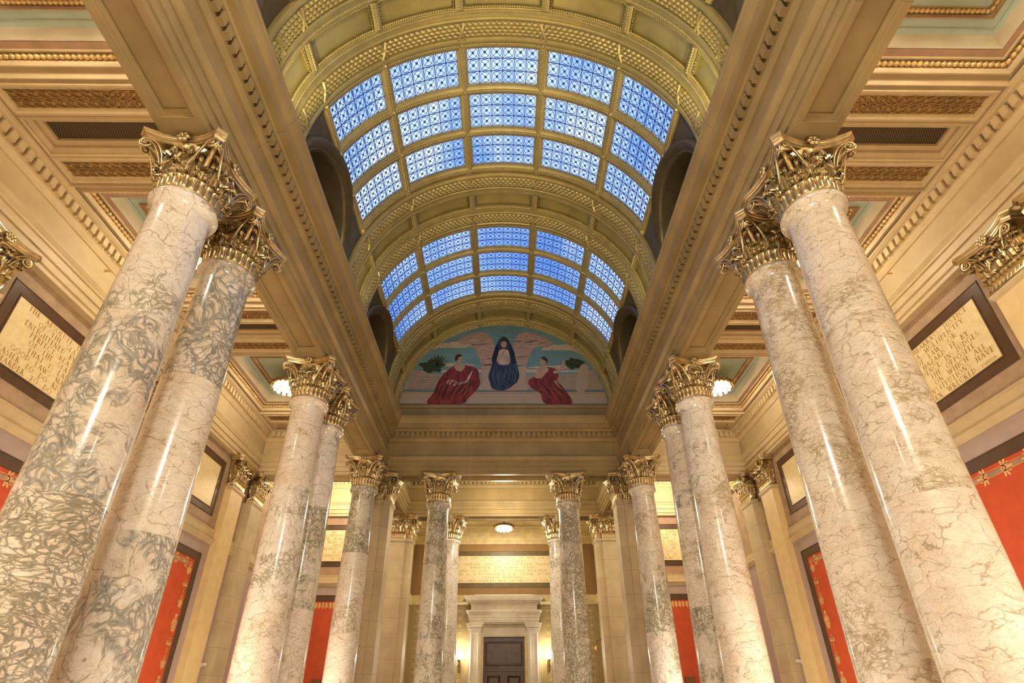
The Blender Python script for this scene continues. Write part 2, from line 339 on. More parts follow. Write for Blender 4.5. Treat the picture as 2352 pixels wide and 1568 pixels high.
for s, nm in ((-1, 'left'), (1, 'right')):
    r = empty('trim_%d' % (1 if s < 0 else 2)); struct(r, 'tan stone entablature over the %s colonnade, with dentils and moulded cornice' % nm, 'entablature')
    y0, y1 = -6, YF
    mb = side_run(MB(), s, HX, ARCH[1:], y0, y1)
    sx = sorted((s*HX, s*OX)); hx = sorted((s*4.69, s*5.225))
    H = [(hx[0], hx[1], -4.4, 4.92), (hx[0], hx[1], 8.0, 10.92), (hx[0], hx[1], 14.0, 16.88)]
    frame_cells(mb, sx[0], sx[1], y0, 19.6, 8.0, H, 'y'); mb.build('architrave', STONE, r, 30)
    side_run(MB(), s, HX, FRIEZE, y0, y1).build('frieze', STONE, r)
    side_run(side_run(MB(), s, HX, BED, y0, y1), s, HX, DENT0, y0, y1).build('bed_moulding', STONE, r, 30)
    mb = MB(); dentils_y(mb, s, HX, y0, y1-.2); mb.build('dentil_course', STONE, r)
    side_run(MB(), s, HX, CORON, y0, y1).build('cornice', STONE, r, 30)
    mb = MB(); mb.ext([(s*OX, 8.0), (s*OX, 8.3), (s*(OX+.03), 8.305), (s*(OX+.03), 8.6), (s*(OX+.09), 8.7), (s*OX, 8.72), (s*OX, 9.9)], [lambda x, z, y=y: (x, y, z) for y in (-6, 19.6)]); mb.build('aisle_face', CREAMY, r, 30)
    # wall entablature of the aisle
    r = empty('trim_%d' % (3 if s < 0 else 4)); struct(r, 'cream and gold entablature along the top of the %s aisle wall' % nm, 'entablature')
    X = 9.42+.05
    side_run(MB(), s, X, ARCH, y0, YB-.1).build('architrave', CREAM, r, 30)
    side_run(MB(), s, X, FRIEZE, y0, YB-.1).build('frieze', FRZ, r)
    side_run(side_run(MB(), s, X, BED, y0, YB-.1), s, X, DENT0, y0, YB-.1).build('bed_moulding', CREAM, r, 30)
    mb = MB(); dentils_y(mb, s, X, y0, YF-.25); dentils_y(mb, s, X, 19.8, YB-.3); mb.build('dentil_course', CREAM, r)
    side_run(MB(), s, X, [(.235, 9.768), (.26, 9.762), (.28, 9.765), (.32, 9.785), (.36, 9.79), (.37, 9.795), (.37, 9.83)], y0, YB).build('ceiling_moulding', CREAM, r, 30)
    # string courses below the inscriptions, between the pilasters
    r = empty('trim_%d' % (5 if s < 0 else 6)); struct(r, 'cream string course below the inscriptions on the %s aisle wall' % nm, 'moulding')
    SC = [(0, 5.30), (.07, 5.30), (.07, 5.27), (.055, 5.265), (.055, 5.02), (.10, 5.0), (.13, 4.96), (.10, 4.90), (.06, 4.87), (.04, 4.82), (0, 4.82)]
    side_run(MB(), s, WX, SC, y0, YW).build('string_moulding', CREAM, r, 30)
    a, b = sorted((s*5.3, s*WX))
    cross_run(MB(), YW, SC, a, b).build('end_string_moulding', CREAM, r, 30)

# transverse stone beam with the mural above
r = empty('trim_7'); struct(r, 'tan stone cross beam with dentils and stepped attic below the mural', 'entablature')
mb = cross_run(MB(), YF, ARCH[1:], -HX, HX)
H = [(-4.12, -3.28, 18.98, 19.48), (-1.72, 1.72, 18.98, 19.48), (3.28, 4.12, 18.98, 19.48)]
frame_cells(mb, -HX, HX, YF, 19.61, 8.0, H, 'x'); mb.build('architrave', STONEX, r, 30)
cross_run(MB(), YF, FRIEZE, -HX, HX).build('frieze', STONEX, r)
cross_run(cross_run(MB(), YF, BED, -HX, HX), YF, DENT0, -HX, HX).build('bed_moulding', STONEX, r, 30)
mb = MB(); dentils_x(mb, YF, -HX+.26, HX-.26); mb.build('dentil_course', STONEX, r)
cross_run(MB(), YF, CORON, -HX, HX).build('cornice', STONEX, r, 30)
cross_run(MB(), YF, [(-.1, 10.3), (0, 10.3), (0, 10.93), (.05, 10.94), (.05, 11.06), (.03, 11.07), (.03, 11.10), (-.2, 11.10)], -HX, HX).build('attic_course', STONEX, r, 30)
mb = MB(); mb.ext([(19.61, 8.0), (19.61, 8.3), (19.64, 8.305), (19.64, 8.6), (19.70, 8.7), (19.61, 8.72), (19.61, 9.8)], [lambda y, z, x=x: (x, y, z) for x in (-HX, HX)]); mb.build('far_face', STONEX, r)
for s, nm in ((-1, 'left'), (1, 'right')):
    r = empty('trim_%d' % (8 if s < 0 else 9)); struct(r, 'cream cross beam spanning the %s aisle' % nm, 'entablature')
    a, b = sorted((s*OX, s*9.45))
    mb = cross_run(MB(), YF, ARCH[1:], a, b); frame_cells(mb, a, b, YF, 19.61, 8.0, [(a+.6, b-.6, 18.98, 19.48)], 'x'); mb.build('architrave', CREAM, r, 30)
    cross_run(MB(), YF, FRIEZE, a, b).build('frieze', FRZ, r)
    cross_run(cross_run(MB(), YF, BED, a, b), YF, DENT0, a, b).build('bed_moulding', CREAM, r, 30)
    mb = MB(); dentils_x(mb, YF, a+.02, b-.22) if s > 0 else dentils_x(mb, YF, a+.22, b-.02); mb.build('dentil_course', CREAM, r)
    cross_run(MB(), YF, [(.22, 9.765), (.24, 9.80), (.34, 9.80)], a, b).build('ceiling_moulding', CREAM, r)
    MB().box(a, b, 19.55, 19.61, 8, 9.8).build('far_face', CREAM, r)
    # end entablature on the aisle's back wall
    r = empty('trim_%d' % (10 if s < 0 else 11)); struct(r, 'cream entablature with dentils at the far end of the %s aisle' % nm, 'entablature')
    a, b = sorted((s*OX, s*9.45)); Y = YB-.05
    cross_run(MB(), Y, ARCH, a, b).build('architrave', CREAM, r, 30); cross_run(MB(), Y, FRIEZE, a, b).build('frieze', FRZ, r)
    cross_run(cross_run(MB(), Y, BED, a, b), Y, DENT0, a, b).build('bed_moulding', CREAM, r, 30)
    mb = MB(); dentils_x(mb, Y, a, b); mb.build('dentil_course', CREAM, r)
    # stone beam running back from the pier to the far colonnade
    r = empty('trim_%d' % (12 if s < 0 else 13)); struct(r, 'tan stone beam running from the %s corner pier to the far columns' % nm, 'beam')
    mb = side_run(MB(), s, HX, ARCH[1:], 19.6, YB); sx = sorted((s*HX, s*OX)); frame_cells(mb, sx[0], sx[1], 19.6, 24.6, 8.0, [(sorted((s*4.69, s*5.225))[0], sorted((s*4.69, s*5.225))[1], 20.2, 23.3)], 'y')
    side_run(mb, s, HX, FRIEZE, 19.6, YB); side_run(mb, s, HX, BED+DENT0[1:], 19.6, YB); mb.build('beam_body', STONE, r, 30)
    mb = MB(); dentils_y(mb, s, HX, 19.7, YB-.2); mb.build('dentil_course', STONE, r)
    MB().box(*sorted((s*OX, s*(OX+.02))), 19.6, 23.9, 8.0, 9.8).build('aisle_face', CREAMY, r)
# far transverse beam
r = empty('trim_14'); struct(r, 'lit stone beam with dentils over the far pair of columns', 'entablature')
mb = cross_run(MB(), YB, ARCH[1:], -HX, HX)
frame_cells(mb, -HX, HX, YB, 24.61, 8.0, [(-4.12, -3.28, 23.98, 24.48), (-1.72, 1.72, 23.98, 24.48), (3.28, 4.12, 23.98, 24.48)], 'x'); mb.build('architrave', STONEX, r, 30)
cross_run(MB(), YB, FRIEZE, -HX, HX).build('frieze', STONEX, r)
cross_run(cross_run(MB(), YB, BED, -HX, HX), YB, DENT0, -HX, HX).build('bed_moulding', STONEX, r, 30)
mb = MB(); dentils_x(mb, YB, -HX+.26, HX-.26); mb.build('dentil_course', STONEX, r)
cross_run(MB(), 24.61, [(0, 8.0), (0, 9.2)], -HX, HX, 1).build('far_face', CREAM, r)
# vestibule trims
r = empty('trim_15'); struct(r, 'gold cornice and string course running round the far vestibule', 'moulding')
VE = [(0, 8.0), (.06, 8.0), (.06, 8.16), (.09, 8.165), (.09, 8.34), (.14, 8.42), (.14, 8.45), (.05, 8.47), (.05, 8.66), (.12, 8.72), (.16, 8.80), (.22, 8.82), (.22, 8.86)]
CREAMG = plain('paint_gold_cream', (.72, .58, .28), .5)
cross_run(MB(), 28.7, VE, -4.9, 4.9).build('back_cornice', CREAMG, r, 30)
SC2 = [(0, 5.30), (.06, 5.30), (.06, 5.02), (.12, 4.98), (.16, 4.94), (.10, 4.86), (.05, 4.82), (0, 4.82)]
cross_run(MB(), 28.7, SC2, -4.9, 4.9).build('back_string', CREAMG, r, 30)
for s in (-1, 1):
    side_run(MB(), s, 4.9, VE, 24.6, 28.7).build('side_cornice', CREAMG, r, 30); side_run(MB(), s, 4.9, SC2, 24.6, 28.7).build('side_string', CREAMG, r, 30)

# ------------------------------------------------------------------ aisle ceilings
def guilloche(mb, x0, x1, y0, y1, z):
    """two rows of buttons joined by interlacing S-shaped straps, hanging under z"""
    n = round((x1-x0)/.20); p = (x1-x0)/n
    for row in (0, 1):
        yc = y0+(y1-y0)*(.27 if row == 0 else .73); q = (y1-y0)*.20
        for i in range(n):
            xc = x0+p*(i+.5)
            mb.xf(MB().lathe([(.045, 0), (.04, -.02), (.022, -.034), (0, -.038)], 8), lambda v, xc=xc, yc=yc: (v.x+xc, v.y+yc, v.z+z-.004))
            sg = 1 if i < n/2 else -1
            pts = []
            for k in range(9):
                t = k/8; pts.append((xc+p*(t-.5)*1.7, yc+sg*q*sin((t-.5)*PI)*1.0*(1 if row else 1), z-.014-.008*sin(PI*t)))
            mb.tube(pts, .013, 4)
            a = [(xc+(.062)*cos(u*PI/6), yc+.062*sin(u*PI/6), z-.01) for u in range(0, 13)]
            mb.tube(a, .010, 4)
    for i in range(n+1):
        xc = x0+p*i
        mb.tube([(xc, y0+(y1-y0)*.42, z-.01), (xc+.02, (y0+y1)/2, z-.03), (xc, y0+(y1-y0)*.58, z-.01)], .018, 4)
def steps(i, T=((0, 0), (.16, .08), (.32, .17), (.455, .27), (.57, .36), (.74, .48), (.96, .585), (1.12, .68), (1.17, .70), (1.34, .85), (1.44, .93), (1.6, 1.06))):
    for (a, b), (c, d) in zip(T, T[1:]):
        if i <= c: return b+(d-b)*(i-a)/(c-a)
    return i
for s, nm in ((-1, 'left'), (1, 'right')):
    r = empty('ceiling_aisle_'+nm); struct(r, 'coffered ceiling of the %s aisle with guilloche bands, grilles and pale green panels' % nm, 'ceiling')
    xa, xb = 5.35, 9.20
    flat = MB(); mould = MB(); bead = MB(); brown = MB(); cove = MB(); green = MB(); gu = MB(); gr = MB(); rope = MB()
    def rect(mb, a, b, c, d, z): mb.add([(s*a, c, z), (s*b, c, z), (s*b, d, z), (s*a, d, z)], [(0, 1, 2, 3)])
    def RG(mb, a, b, c, d, z, rs, cap=False):
        mb.rings((min(s*a, s*b), c, z), (1, 0, 0), (0, 1, 0), (0, 0, 1), b-a, d-c, rs, cap)
    mids = [.46, 6.43, 12.40, 18.37]
    edges = [-6]
    for m in mids:
        b0, b1 = m-1.07, m+1.07
        if m > 18: b1 = 18.9
        # band with guilloche / grille / guilloche
        xs = (5.55, 8.92)
        g = [(m-.91, m-.52), (m-.30, m+.32), (m+.52, m+.91)] if m < 18 else [(m-.91, m-.52), (m-.30, m+.2)]
        rect(flat, xa, xs[0]-.13, b0, b1, CZ); rect(flat, xs[1]+.13, xb, b0, b1, CZ)
        cur = b0
        for i, (a, b) in enumerate(g):
            rect(flat, xs[0]-.13, xs[1]+.13, cur, a-.10, CZ); cur = b+.10
            if i == 1:
                RG(mould, xs[0]-.13, xs[1]+.13, a-.10, b+.10, CZ, [(0, 0), (.03, -.02), (.05, 0), (.06, .05), (.13, .10), (.14, .17), (.22, .20), (.23, .26)])
                rect(gr, xs[0]+.08, xs[1]-.08, a+.10, b-.10, CZ+.255)
            else:
                RG(mould, xs[0]-.13, xs[1]+.13, a-.10, b+.10, CZ, [(0, 0), (.02, -.03), (.06, -.03), (.075, 0), (.11, .025), (.13, .03), (.13, .05)])
                rect(gu, xs[0], xs[1], a, b, CZ+.045)
                guilloche(gu, min(s*xs[0], s*xs[1])+.02, max(s*xs[0], s*xs[1])-.02, a+.01, b-.01, CZ+.045)
        rect(flat, xs[0]-.13, xs[1]+.13, cur, b1, CZ)
        if edges: edges.append(b0); edges.append(b1)
    spans = [(edges[i], edges[i+1]) for i in range(0, len(edges)-1, 2)] + [(19.61, 23.7)]
    def RS(mb, a, b, c, d, z, rs, cap=False): RG(mb, a, b, c, d, z, [(steps(i), q) for i, q in rs], cap)
    for a, b in spans:
        RS(mould, xa, xb, a, b, CZ, [(0, 0), (.02, -.02), (.05, -.02), (.08, .02), (.13, .05), (.16, .05)])
        RS(flat, xa, xb, a, b, CZ, [(.16, .05), (.32, .05)])
        RS(mould, xa, xb, a, b, CZ, [(.32, .05), (.34, .03), (.37, .03), (.38, .10), (.40, .12)])
        bead_rect(bead, (min(s*xa, s*xb), a, CZ), (1, 0, 0), (0, 1, 0), (0, 0, 1), xb-xa, b-a, .275, .17, .052, .105, sides=6, per=4)
        RS(mould, xa, xb, a, b, CZ, [(.40, .12), (.42, .24), (.50, .245), (.53, .22), (.56, .22), (.57, .25)])
        RS(brown, xa, xb, a, b, CZ, [(.57, .25), (.74, .25), (.74, .27)])
        RS(cove, xa, xb, a, b, CZ, [(.74, .27), (.76, .245), (.80, .25), (.83, .33), (.88, .42), (.96, .48)])
        RS(green, xa, xb, a, b, CZ, [(.96, .48), (1.02, .49), (1.12, .50)])
        RS(mould, xa, xb, a, b, CZ, [(1.12, .50), (1.13, .492), (1.17, .492)])
        RS(green, xa, xb, a, b, CZ, [(1.17, .47), (1.17, .50), (1.34, .50)])
        RS(brown, xa, xb, a, b, CZ, [(1.34, .50), (1.34, .44), (1.37, .44), (1.37, .47)])
        bead_rect(rope, (min(s*xa, s*xb), a, CZ), (1, 0, 0), (0, 1, 0), (0, 0, 1), xb-xa, b-a, .93, .52, .045, .085, sides=6, per=4)
        RS(mould, xa, xb, a, b, CZ, [(1.37, .47), (1.38, .56), (1.50, .58)])
        RS(green, xa, xb, a, b, CZ, [(1.50, .58), (1.55, .60)], True)
    flat.build('flat_bands', plain('ceiling_tan_'+nm, (.42, .31, .165), .55, var=.05), r); mould.build('mouldings', CREAM, r, 30); bead.build('egg_moulding', GILTD, r, 60)
    brown.build('brown_bands', PINKB, r); cove.build('cove', plain('paint_ivory_'+nm, (.62, .53, .36), .5, var=.04), r, 40); green.build('green_panels', GREEN, r)
    gu.build('guilloche_bands', GUIL, r, 50); gr.build('vent_grilles', GRILLE, r); rope.build('rope_moulding', GILTD, r, 60)
# crossing and vestibule ceilings
o = MB().box(-OX, OX, 19.6, 24.6, CZ, CZ+.1).build('ceiling_crossing', CREAM); struct(o, 'plain cream ceiling between the two stone cross beams', 'ceiling')
r = empty('ceiling_vestibule'); struct(r, 'low gold ceiling of the far vestibule', 'ceiling')
mb = MB(); mb.box(-4.9, 4.9, 24.61, 28.7, 8.86, 8.95)
mb.build('ceiling_slab', CREAMG, r)
mb = MB()
for x0, x1 in ((-4.6, -2.9), (-2.5, 2.5), (2.9, 4.6)): mb.rings((x0, 24.9, 8.86), (1, 0, 0), (0, 1, 0), (0, 0, 1), x1-x0, 3.4, [(0, -.001), (.02, -.06), (.12, -.06), (.16, -.02), (.20, -.02)], False)
mb.build('ceiling_mouldings', CREAMG, r, 30)
# unseen slabs added around the vault so daylight enters only by the skylights
o = MB()
for s in (-1, 1):
    a, b = sorted((s*4.95, s*9.9)); o.box(a, b, -6, 29, 10.5, 10.6)
    a, b = sorted((s*4.95, s*5.05)); o.box(a, b, -6, 19.3, 9.7, 12.62)
    a, b = sorted((s*4.25, s*5.0)); o.box(a, b, -6, 19.3, 12.60, 12.64)
o.add([(4.62*cos(PI*k/32), 19.25, 11+4.62*sin(PI*k/32)) for k in range(33)]+[(-4.62, 19.25, 9.8), (4.62, 19.25, 9.8)], [tuple(range(35))]); o.box(-9.9, 9.9, 28.9, 29, -1.6, 10.5)
o = o.build('ceiling_light_blocker', DARK); struct(o, 'unseen dark slabs added to block daylight around the vault', 'roof')

# ------------------------------------------------------------------ barrel vault
VZ = 11.0
def arc_frames(yc, a0=-90, a1=90, n=72, legs=True, rb=0):
    fr = []
    def at(a): return lambda dy, R: (R*sin(a), yc+dy, VZ+R*cos(a))
    def leg(sg, dz): return lambda dy, R: (sg*R, yc+dy, VZ-dz)
    if legs: fr.append(leg(-1, .72))
    for i in range(n+1): fr.append(at(math.radians(a0+(a1-a0)*i/n)))
    if legs: fr.append(leg(1, .72))
    return fr
def arc_bead(mb, yc, dy, R, r, pitch, a0=-90, a1=90, sides=6, per=4, lo=.45):
    n = round(R*math.radians(a1-a0)/pitch); N = n*per
    mb.tube([(R*sin(a), yc+dy, VZ+R*cos(a)) for a in [math.radians(a0+(a1-a0)*i/N) for i in range(N+1)]], r, sides, bead_r(r, n, lo))
DIV = [-69.5, -41.7, -13.9, 13.9, 41.7, 69.5]
def garland_mesh():
    mb = MB(); L = 4.4*PI; nc = 92; nr = 4; w = .33
    NA, NB = nc*6, 20
    rows = []
    for i in range(NA+1):
        a = -PI/2+PI*i/NA; u = i/6; row = []
        for j in range(NB+1):
            t = j/NB; c = t*nr; ci = min(int(c), nr-1); fu = (u+(.5 if ci % 2 else 0)) % 1.0; fc = c-ci
            d = ((fu-.5)/.5)**2+((fc-.5)/.52)**2
            h = .045*math.sqrt(max(0, 1-min(1, d)))+.03*sin(PI*t)
            R = 4.425-h; row.append((R*sin(a), (t-.5)*w, VZ+R*cos(a)))
        rows.append(row)
    mb.grid(rows)
    for dv in [-83.4]+DIV+[83.4]:
        for sg in (-1, 1):
            for off in (-.012, .012):
                pts = []
                for k in range(9):
                    t = k/8; a = math.radians(dv)+(t-.5)*sg*.036+off/4; R = 4.385-.03*sin(PI*t); pts.append((R*sin(a), (t-.5)*.36, VZ+R*cos(a)))
                mb.tube(pts, .022, 4)
    # small berries between the leaves
    for i in range(nc):
        for j in range(1, nr):
            a = -PI/2+PI*(i+(.0 if j % 2 else .5))/nc; R = 4.375; y = (j/nr-.5)*w
            c = Vector((R*sin(a), y, VZ+R*cos(a)))
            mb.add([c+Vector((.016, 0, 0)), c+Vector((0, .016, 0)), c-Vector((.016, 0, 0)), c-Vector((0, .016, 0)), c-Vector((0, 0, .02)), c+Vector((0, 0, .02))],
                   [(0, 1, 4), (1, 2, 4), (2, 3, 4), (3, 0, 4), (1, 0, 5), (2, 1, 5), (3, 2, 5), (0, 3, 5)])
    m = mb.mesh('garland', 50); m.materials.append(VGOLD); return m
GARL = garland_mesh()
def rib(n, yc, half='both'):
    r = empty('ceiling_vault_band_%d' % n, (0, 0, 0)); struct(r, 'gold coffered vault band with two laurel garlands', 'vault')
    side = [(-1.05, 4.80), (-1.05, 4.44), (-1.03, 4.405), (-.99, 4.39), (-.95, 4.39), (-.935, 4.41), (-.91, 4.41), (-.90, 4.43), (-.55, 4.43), (-.54, 4.40), (-.50, 4.385), (-.46, 4.40), (-.45, 4.43), (-.40, 4.43), (-.395, 4.41), (-.31, 4.41), (-.30, 4.44), (-.28, 4.45), (-.27, 4.58)]
    mb = MB(); mb.ext(side, arc_frames(yc)); mb.ext([(-a, b) for a, b in side], arc_frames(yc))
    bars = [(-.055, 4.58), (-.05, 4.44), (-.035, 4.42), (.035, 4.42), (.05, 4.44), (.055, 4.58)]
    for d in DIV:
        a = math.radians(d); rows = []
        for w, R in bars: rows.append([((R*sin(a)+w*2*cos(a)), yc+y, VZ+R*cos(a)-w*2*sin(a)) for y in (-.29, .29)])
        mb.grid(rows)
    mb.build('band_mouldings', VGOLD, r, 35)
    MB().ext([(-.30, 4.56), (.30, 4.56)], arc_frames(yc)).build('coffer_panels', VPAN, r, 60)
    bd = MB()
    for sg in (-1, 1):
        arc_bead(bd, yc, sg*.26, 4.475, .034, .062); arc_bead(bd, yc, sg*.355, 4.41, .022, .05)
        for i, d in enumerate(DIV):
            a = math.radians(d)
            for q in (-1, 1):
                w = q*.135; bead_line(bd, (4.48*sin(a)+w*cos(a), yc-.25, VZ+4.48*cos(a)-w*sin(a)), (4.48*sin(a)+w*cos(a), yc+.25, VZ+4.48*cos(a)-w*sin(a)), .034, .062)
            if sg > 0: bead_line(bd, (4.415*sin(a), yc-.27, VZ+4.415*cos(a)), (4.415*sin(a), yc+.27, VZ+4.415*cos(a)), .026, .055)
    bd.build('bead_mouldings', VGOLD, r, 60)
    for sg in (-1, 1):
        g = bpy.data.objects.new('laurel_garland', GARL); COL.objects.link(g); g.parent = r; g.location = (0, yc+sg*.725, 0)
    return r
for i, y in enumerate(RIBS): rib(i+1, y)
o = MB().ext([(-6.5, 4.6), (-.5, 4.6)], arc_frames(.44, n=48)).build('ceiling_vault_near', VGOLD, None, 60); struct(o, 'plain gold vault over the camera', 'vault')

# tracery (one panel, arc coordinates about angle 0) and the glazed bays
DA = math.radians(24.4); RW = .95
def tracery_mesh():
    mb = MB(); nx, ny = 6, 3; cw, chh = DA/nx, RW/ny
    def P(u, v, d=0): R = 4.545-d; return (R*sin(u), v, R*cos(u))
    def strip(pts, w):
        Lp, Rp = [], []
        for i, (u, v) in enumerate(pts):
            a = pts[max(i-1, 0)]; b = pts[min(i+1, len(pts)-1)]; dx, dy = (b[0]-a[0])*4.545, b[1]-a[1]; l = math.hypot(dx, dy) or 1
            nx_, ny_ = -dy/l*w/2, dx/l*w/2
            Lp.append((u+nx_/4.545, v+ny_)); Rp.append((u-nx_/4.545, v-ny_))
        mb.grid([[P(*p, .0) for p in Lp], [P(*p, .008) for p in Lp], [P(*p, .008) for p in Rp], [P(*p, .0) for p in Rp]], True)
    w = .011
    for i in range(nx):
        for j in range(ny):
            cu, cv = -DA/2+cw*(i+.5), -RW/2+chh*(j+.5)
            rx, ry = cw*.41, chh*.41
            strip([(cu+rx*cos(2*PI*k/20), cv+ry*sin(2*PI*k/20)) for k in range(21)], w)
            for sg in (-1, 1): strip([(cu-cw/2, cv-sg*chh/2), (cu+cw/2, cv+sg*chh/2)], w*.9)
            strip([(cu+cw*.07*cos(PI*k/4), cv+chh*.07*sin(PI*k/4)) for k in range(9)], .03)
    for i in range(1, nx):
        u = -DA/2+cw*i
        for j in range(ny):
            v0 = -RW/2+chh*j
            for sg in (-1, 1): strip([(u, v0), (u+sg*cw*.06, v0+chh/2), (u, v0+chh)], w*.75)
    for j in range(1, ny):
        v = -RW/2+chh*j
        for i in range(nx):
            u0 = -DA/2+cw*i
            for sg in (-1, 1): strip([(u0, v), (u0+cw/2, v+sg*chh*.06), (u0+cw, v)], w*.75)
    m = mb.mesh('tracery'); m.materials.append(LEAD); return m
TRAC = tracery_mesh()
def pane_mesh():
    mb = MB(); mb.grid([[(4.56*sin(a), y, 4.56*cos(a)) for y in (-RW/2-.02, RW/2+.02)] for a in [(-.5+k/12)*(DA+.008) for k in range(13)]])
    m = mb.mesh('glass_pane', 60); m.materials.append(GLASS); return m
PANE = pane_mesh()
for bi, yc in enumerate(BAYS):
    r = empty('window_%d' % (bi+1)); struct(r, 'blue glass skylight of fifteen traceried panes in the vault', 'skylight')
    y0, y1 = yc-1.90, yc+1.90
    rows = [yc-1.24, yc, yc+1.24] if bi else [yc-1.24, yc, yc+1.24]
    rows = [yc-1.32, yc-.07, yc+1.17]
    bars = MB(); bd = MB()
    BW = .125
    pr = [(-.15, 4.58), (-.145, 4.53), (-.12, 4.525), (-.115, 4.47), (-.07, 4.46), (-.05, 4.44), (.05, 4.44), (.07, 4.46), (.115, 4.47), (.12, 4.525), (.145, 4.53), (.15, 4.58)]
    for d in DIV:
        a = math.radians(d*(1 if abs(d) < 60 else .995)); rr = []
        for w, R in pr: rr.append([(R*sin(a)+w*cos(a), y, VZ+R*cos(a)-w*sin(a)) for y in (y0, y1)])
        bars.grid(rr)
        bead_line(bd, (4.43*sin(a), y0, VZ+4.43*cos(a)), (4.43*sin(a), y1, VZ+4.43*cos(a)), .024, .07)
        for q in (-.118, .118):
            if abs(d) > 60 and q*d > 0: continue
            bead_line(bd, (4.50*sin(a)+q*cos(a), y0, VZ+4.50*cos(a)-q*sin(a)), (4.50*sin(a)+q*cos(a), y1, VZ+4.50*cos(a)-q*sin(a)), .020, .045)
    rails = [y0+.01, (rows[0]+rows[1])/2, (rows[1]+rows[2])/2, y1-.13]
    for k, yr in enumerate(rails):
        p2 = pr if k in (1, 2) else pr
        bars.ext([(w, R) for w, R in p2], [(lambda a: (lambda dy, R: (R*sin(a), yr+dy, VZ+R*cos(a))))(math.radians(-69.5+139*i/60)) for i in range(61)])
        arc_bead(bd, yr, 0, 4.432, .026, .075, -69, 69)
        for q in (-.118, .118): arc_bead(bd, yr, q, 4.50, .020, .045, -69, 69)
        for d in DIV:
            a = math.radians(d); m = MB().lathe([(.0, -.05), (.03, -.045), (.05, -.025), (.055, .0), (.07, .02)], 10)
            bars.xf(m, lambda v, a=a, yr=yr: ((4.43+v.z)*sin(a)+v.x*cos(a), yr+v.y, VZ+(4.43+v.z)*cos(a)-v.x*sin(a)))
    bars.build('glazing_bars', VGOLD, r, 35); bd.build('bead_mouldings', VGOLD, r, 60)
    for yr in rows:
        for k in range(5):
            a = math.radians(-55.6+27.8*k)
            p = bpy.data.objects.new('glass_pane', PANE); COL.objects.link(p); p.parent = r; p.location = (0, yr, VZ); p.rotation_euler = (0, a, 0)
            t = bpy.data.objects.new('tracery', TRAC); COL.objects.link(t); t.parent = p
    # lower haunches with round lunettes
    for s, nm in ((-1, 'left'), (1, 'right')):
        h = empty('wall_haunch_%s_%d' % (nm, bi+1)); struct(h, 'dark vault haunch with a round-headed lunette opening below the skylight', 'wall')
        Rl, zc = 1.60, 10.84; yl = yc-.12
        def sx_(z, R): return math.sqrt(R*R-max(0, z-VZ)**2)
        sur = MB(); NA, NY = 60, 90
        def hp(t, y):
            a = math.radians(69.5)+t*(PI/2-math.radians(69.5)); return (s*4.50*sin(a), y, VZ+4.50*cos(a))
        vs = []; fs = []
        for i in range(NA+1):
            for j in range(NY+1):
                y = y0-.05+(y1-y0+.1)*j/NY
                vs.append(hp(i/(NA*.7), y) if i/NA <= .7 else (s*4.50, y, VZ-(i/NA-.7)/.3*.72))
        for i in range(NA):
            for j in range(NY):
                q = (i*(NY+1)+j, i*(NY+1)+j+1, (i+1)*(NY+1)+j+1, (i+1)*(NY+1)+j); c = sum((Vector(vs[k]) for k in q), Vector())/4
                if math.hypot(c.y-yl, c.z-zc) > Rl: fs.append(q)
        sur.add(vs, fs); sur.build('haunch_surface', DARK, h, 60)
        prof = [(-.10, None), (-.10, .06), (-.09, .0), (-.05, -.04), (-.03, -.04), (-.01, -.02), (.03, -.05), (.10, -.10), (.15, -.11), (.20, -.09), (.225, -.05), (.235, -.05), (.245, -.02), (.25, .08)]
        mb = MB(); fr = []
        N = 56
        def fz(rr, dx, th):
            z = zc+(Rl+rr)*sin(th); y = yl+(Rl+rr)*cos(th)
            return (s*(4.81 if dx is None else sx_(z, 4.50+dx)), y, z)
        fr = [lambda rr, dx, th=PI*i/N: fz(rr, dx, th) for i in range(N+1)]
        lg = lambda sg: (lambda rr, dx: (s*(4.81 if dx is None else 4.50+dx), yl+sg*(Rl+rr), 10.3))
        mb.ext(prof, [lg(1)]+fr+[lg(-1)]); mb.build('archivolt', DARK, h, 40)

# ------------------------------------------------------------------ Corinthian capitals
CH = 1.07                                    # capital height; local z = 0 at the astragal
def leaf(w, h, out, curl, lobes=4):
    """acanthus leaf rising along z, leaning towards +v, tip rolled over; local (u, v, z)"""
    mb = MB(); N_, NW = 22, 14; rows = []
    for i in range(N_+1):
        t = i/N_
        if t < .74: q = t/.74; z = h*.95*q; v = out*.30*q**1.6
        else:
            q = (t-.74)/.26; a = q*PI*1.25; v = out*.30+out*.36*(1-cos(a)); z = h*.95+h*.11*sin(a)
        env = (.70+.30*sin(PI*min(1, t*1.15))) if t < .74 else (.98-.50*((t-.74)/.26)**1.5)
        row = []
        for j in range(NW+1):
            s_ = (j/NW-.5)*2; sa = abs(s_)
            lb = 1-.20*(.5-.5*cos(2*PI*lobes*t))*sa**2*min(1, max(0, (1-t)*4))
            dep = .020*cos(s_*PI*3.5)*(.4+.6*sa)+.022*max(0, 1-sa*5)-.030*sa*sa-.012*(.5-.5*cos(2*PI*lobes*t))*sa
            row.append((s_*w/2*env*lb, v+dep+.02, z+.03*sa*h-.0))
        rows.append(row)
    mb.grid(rows); mb.grid([[(x*.97, y-.03, z) for x, y, z in rw] for rw in rows]); return mb
LEAF_A = leaf(.26, .26, .12, .06, 4); LEAF_B = leaf(.30, .44, .16, .08, 6); LEAF_C = leaf(.20, .34, .14, .08, 5); LEAF_S = leaf(.10, .10, .05, .03, 2)
def spiral(cx, cz, r, a0, turns, n=22, shr=.82):
    return [(cx+r*(1-shr*k/n)*cos(a0+turns*2*PI*k/n), cz+r*(1-shr*k/n)*sin(a0+turns*2*PI*k/n)) for k in range(n+1)]
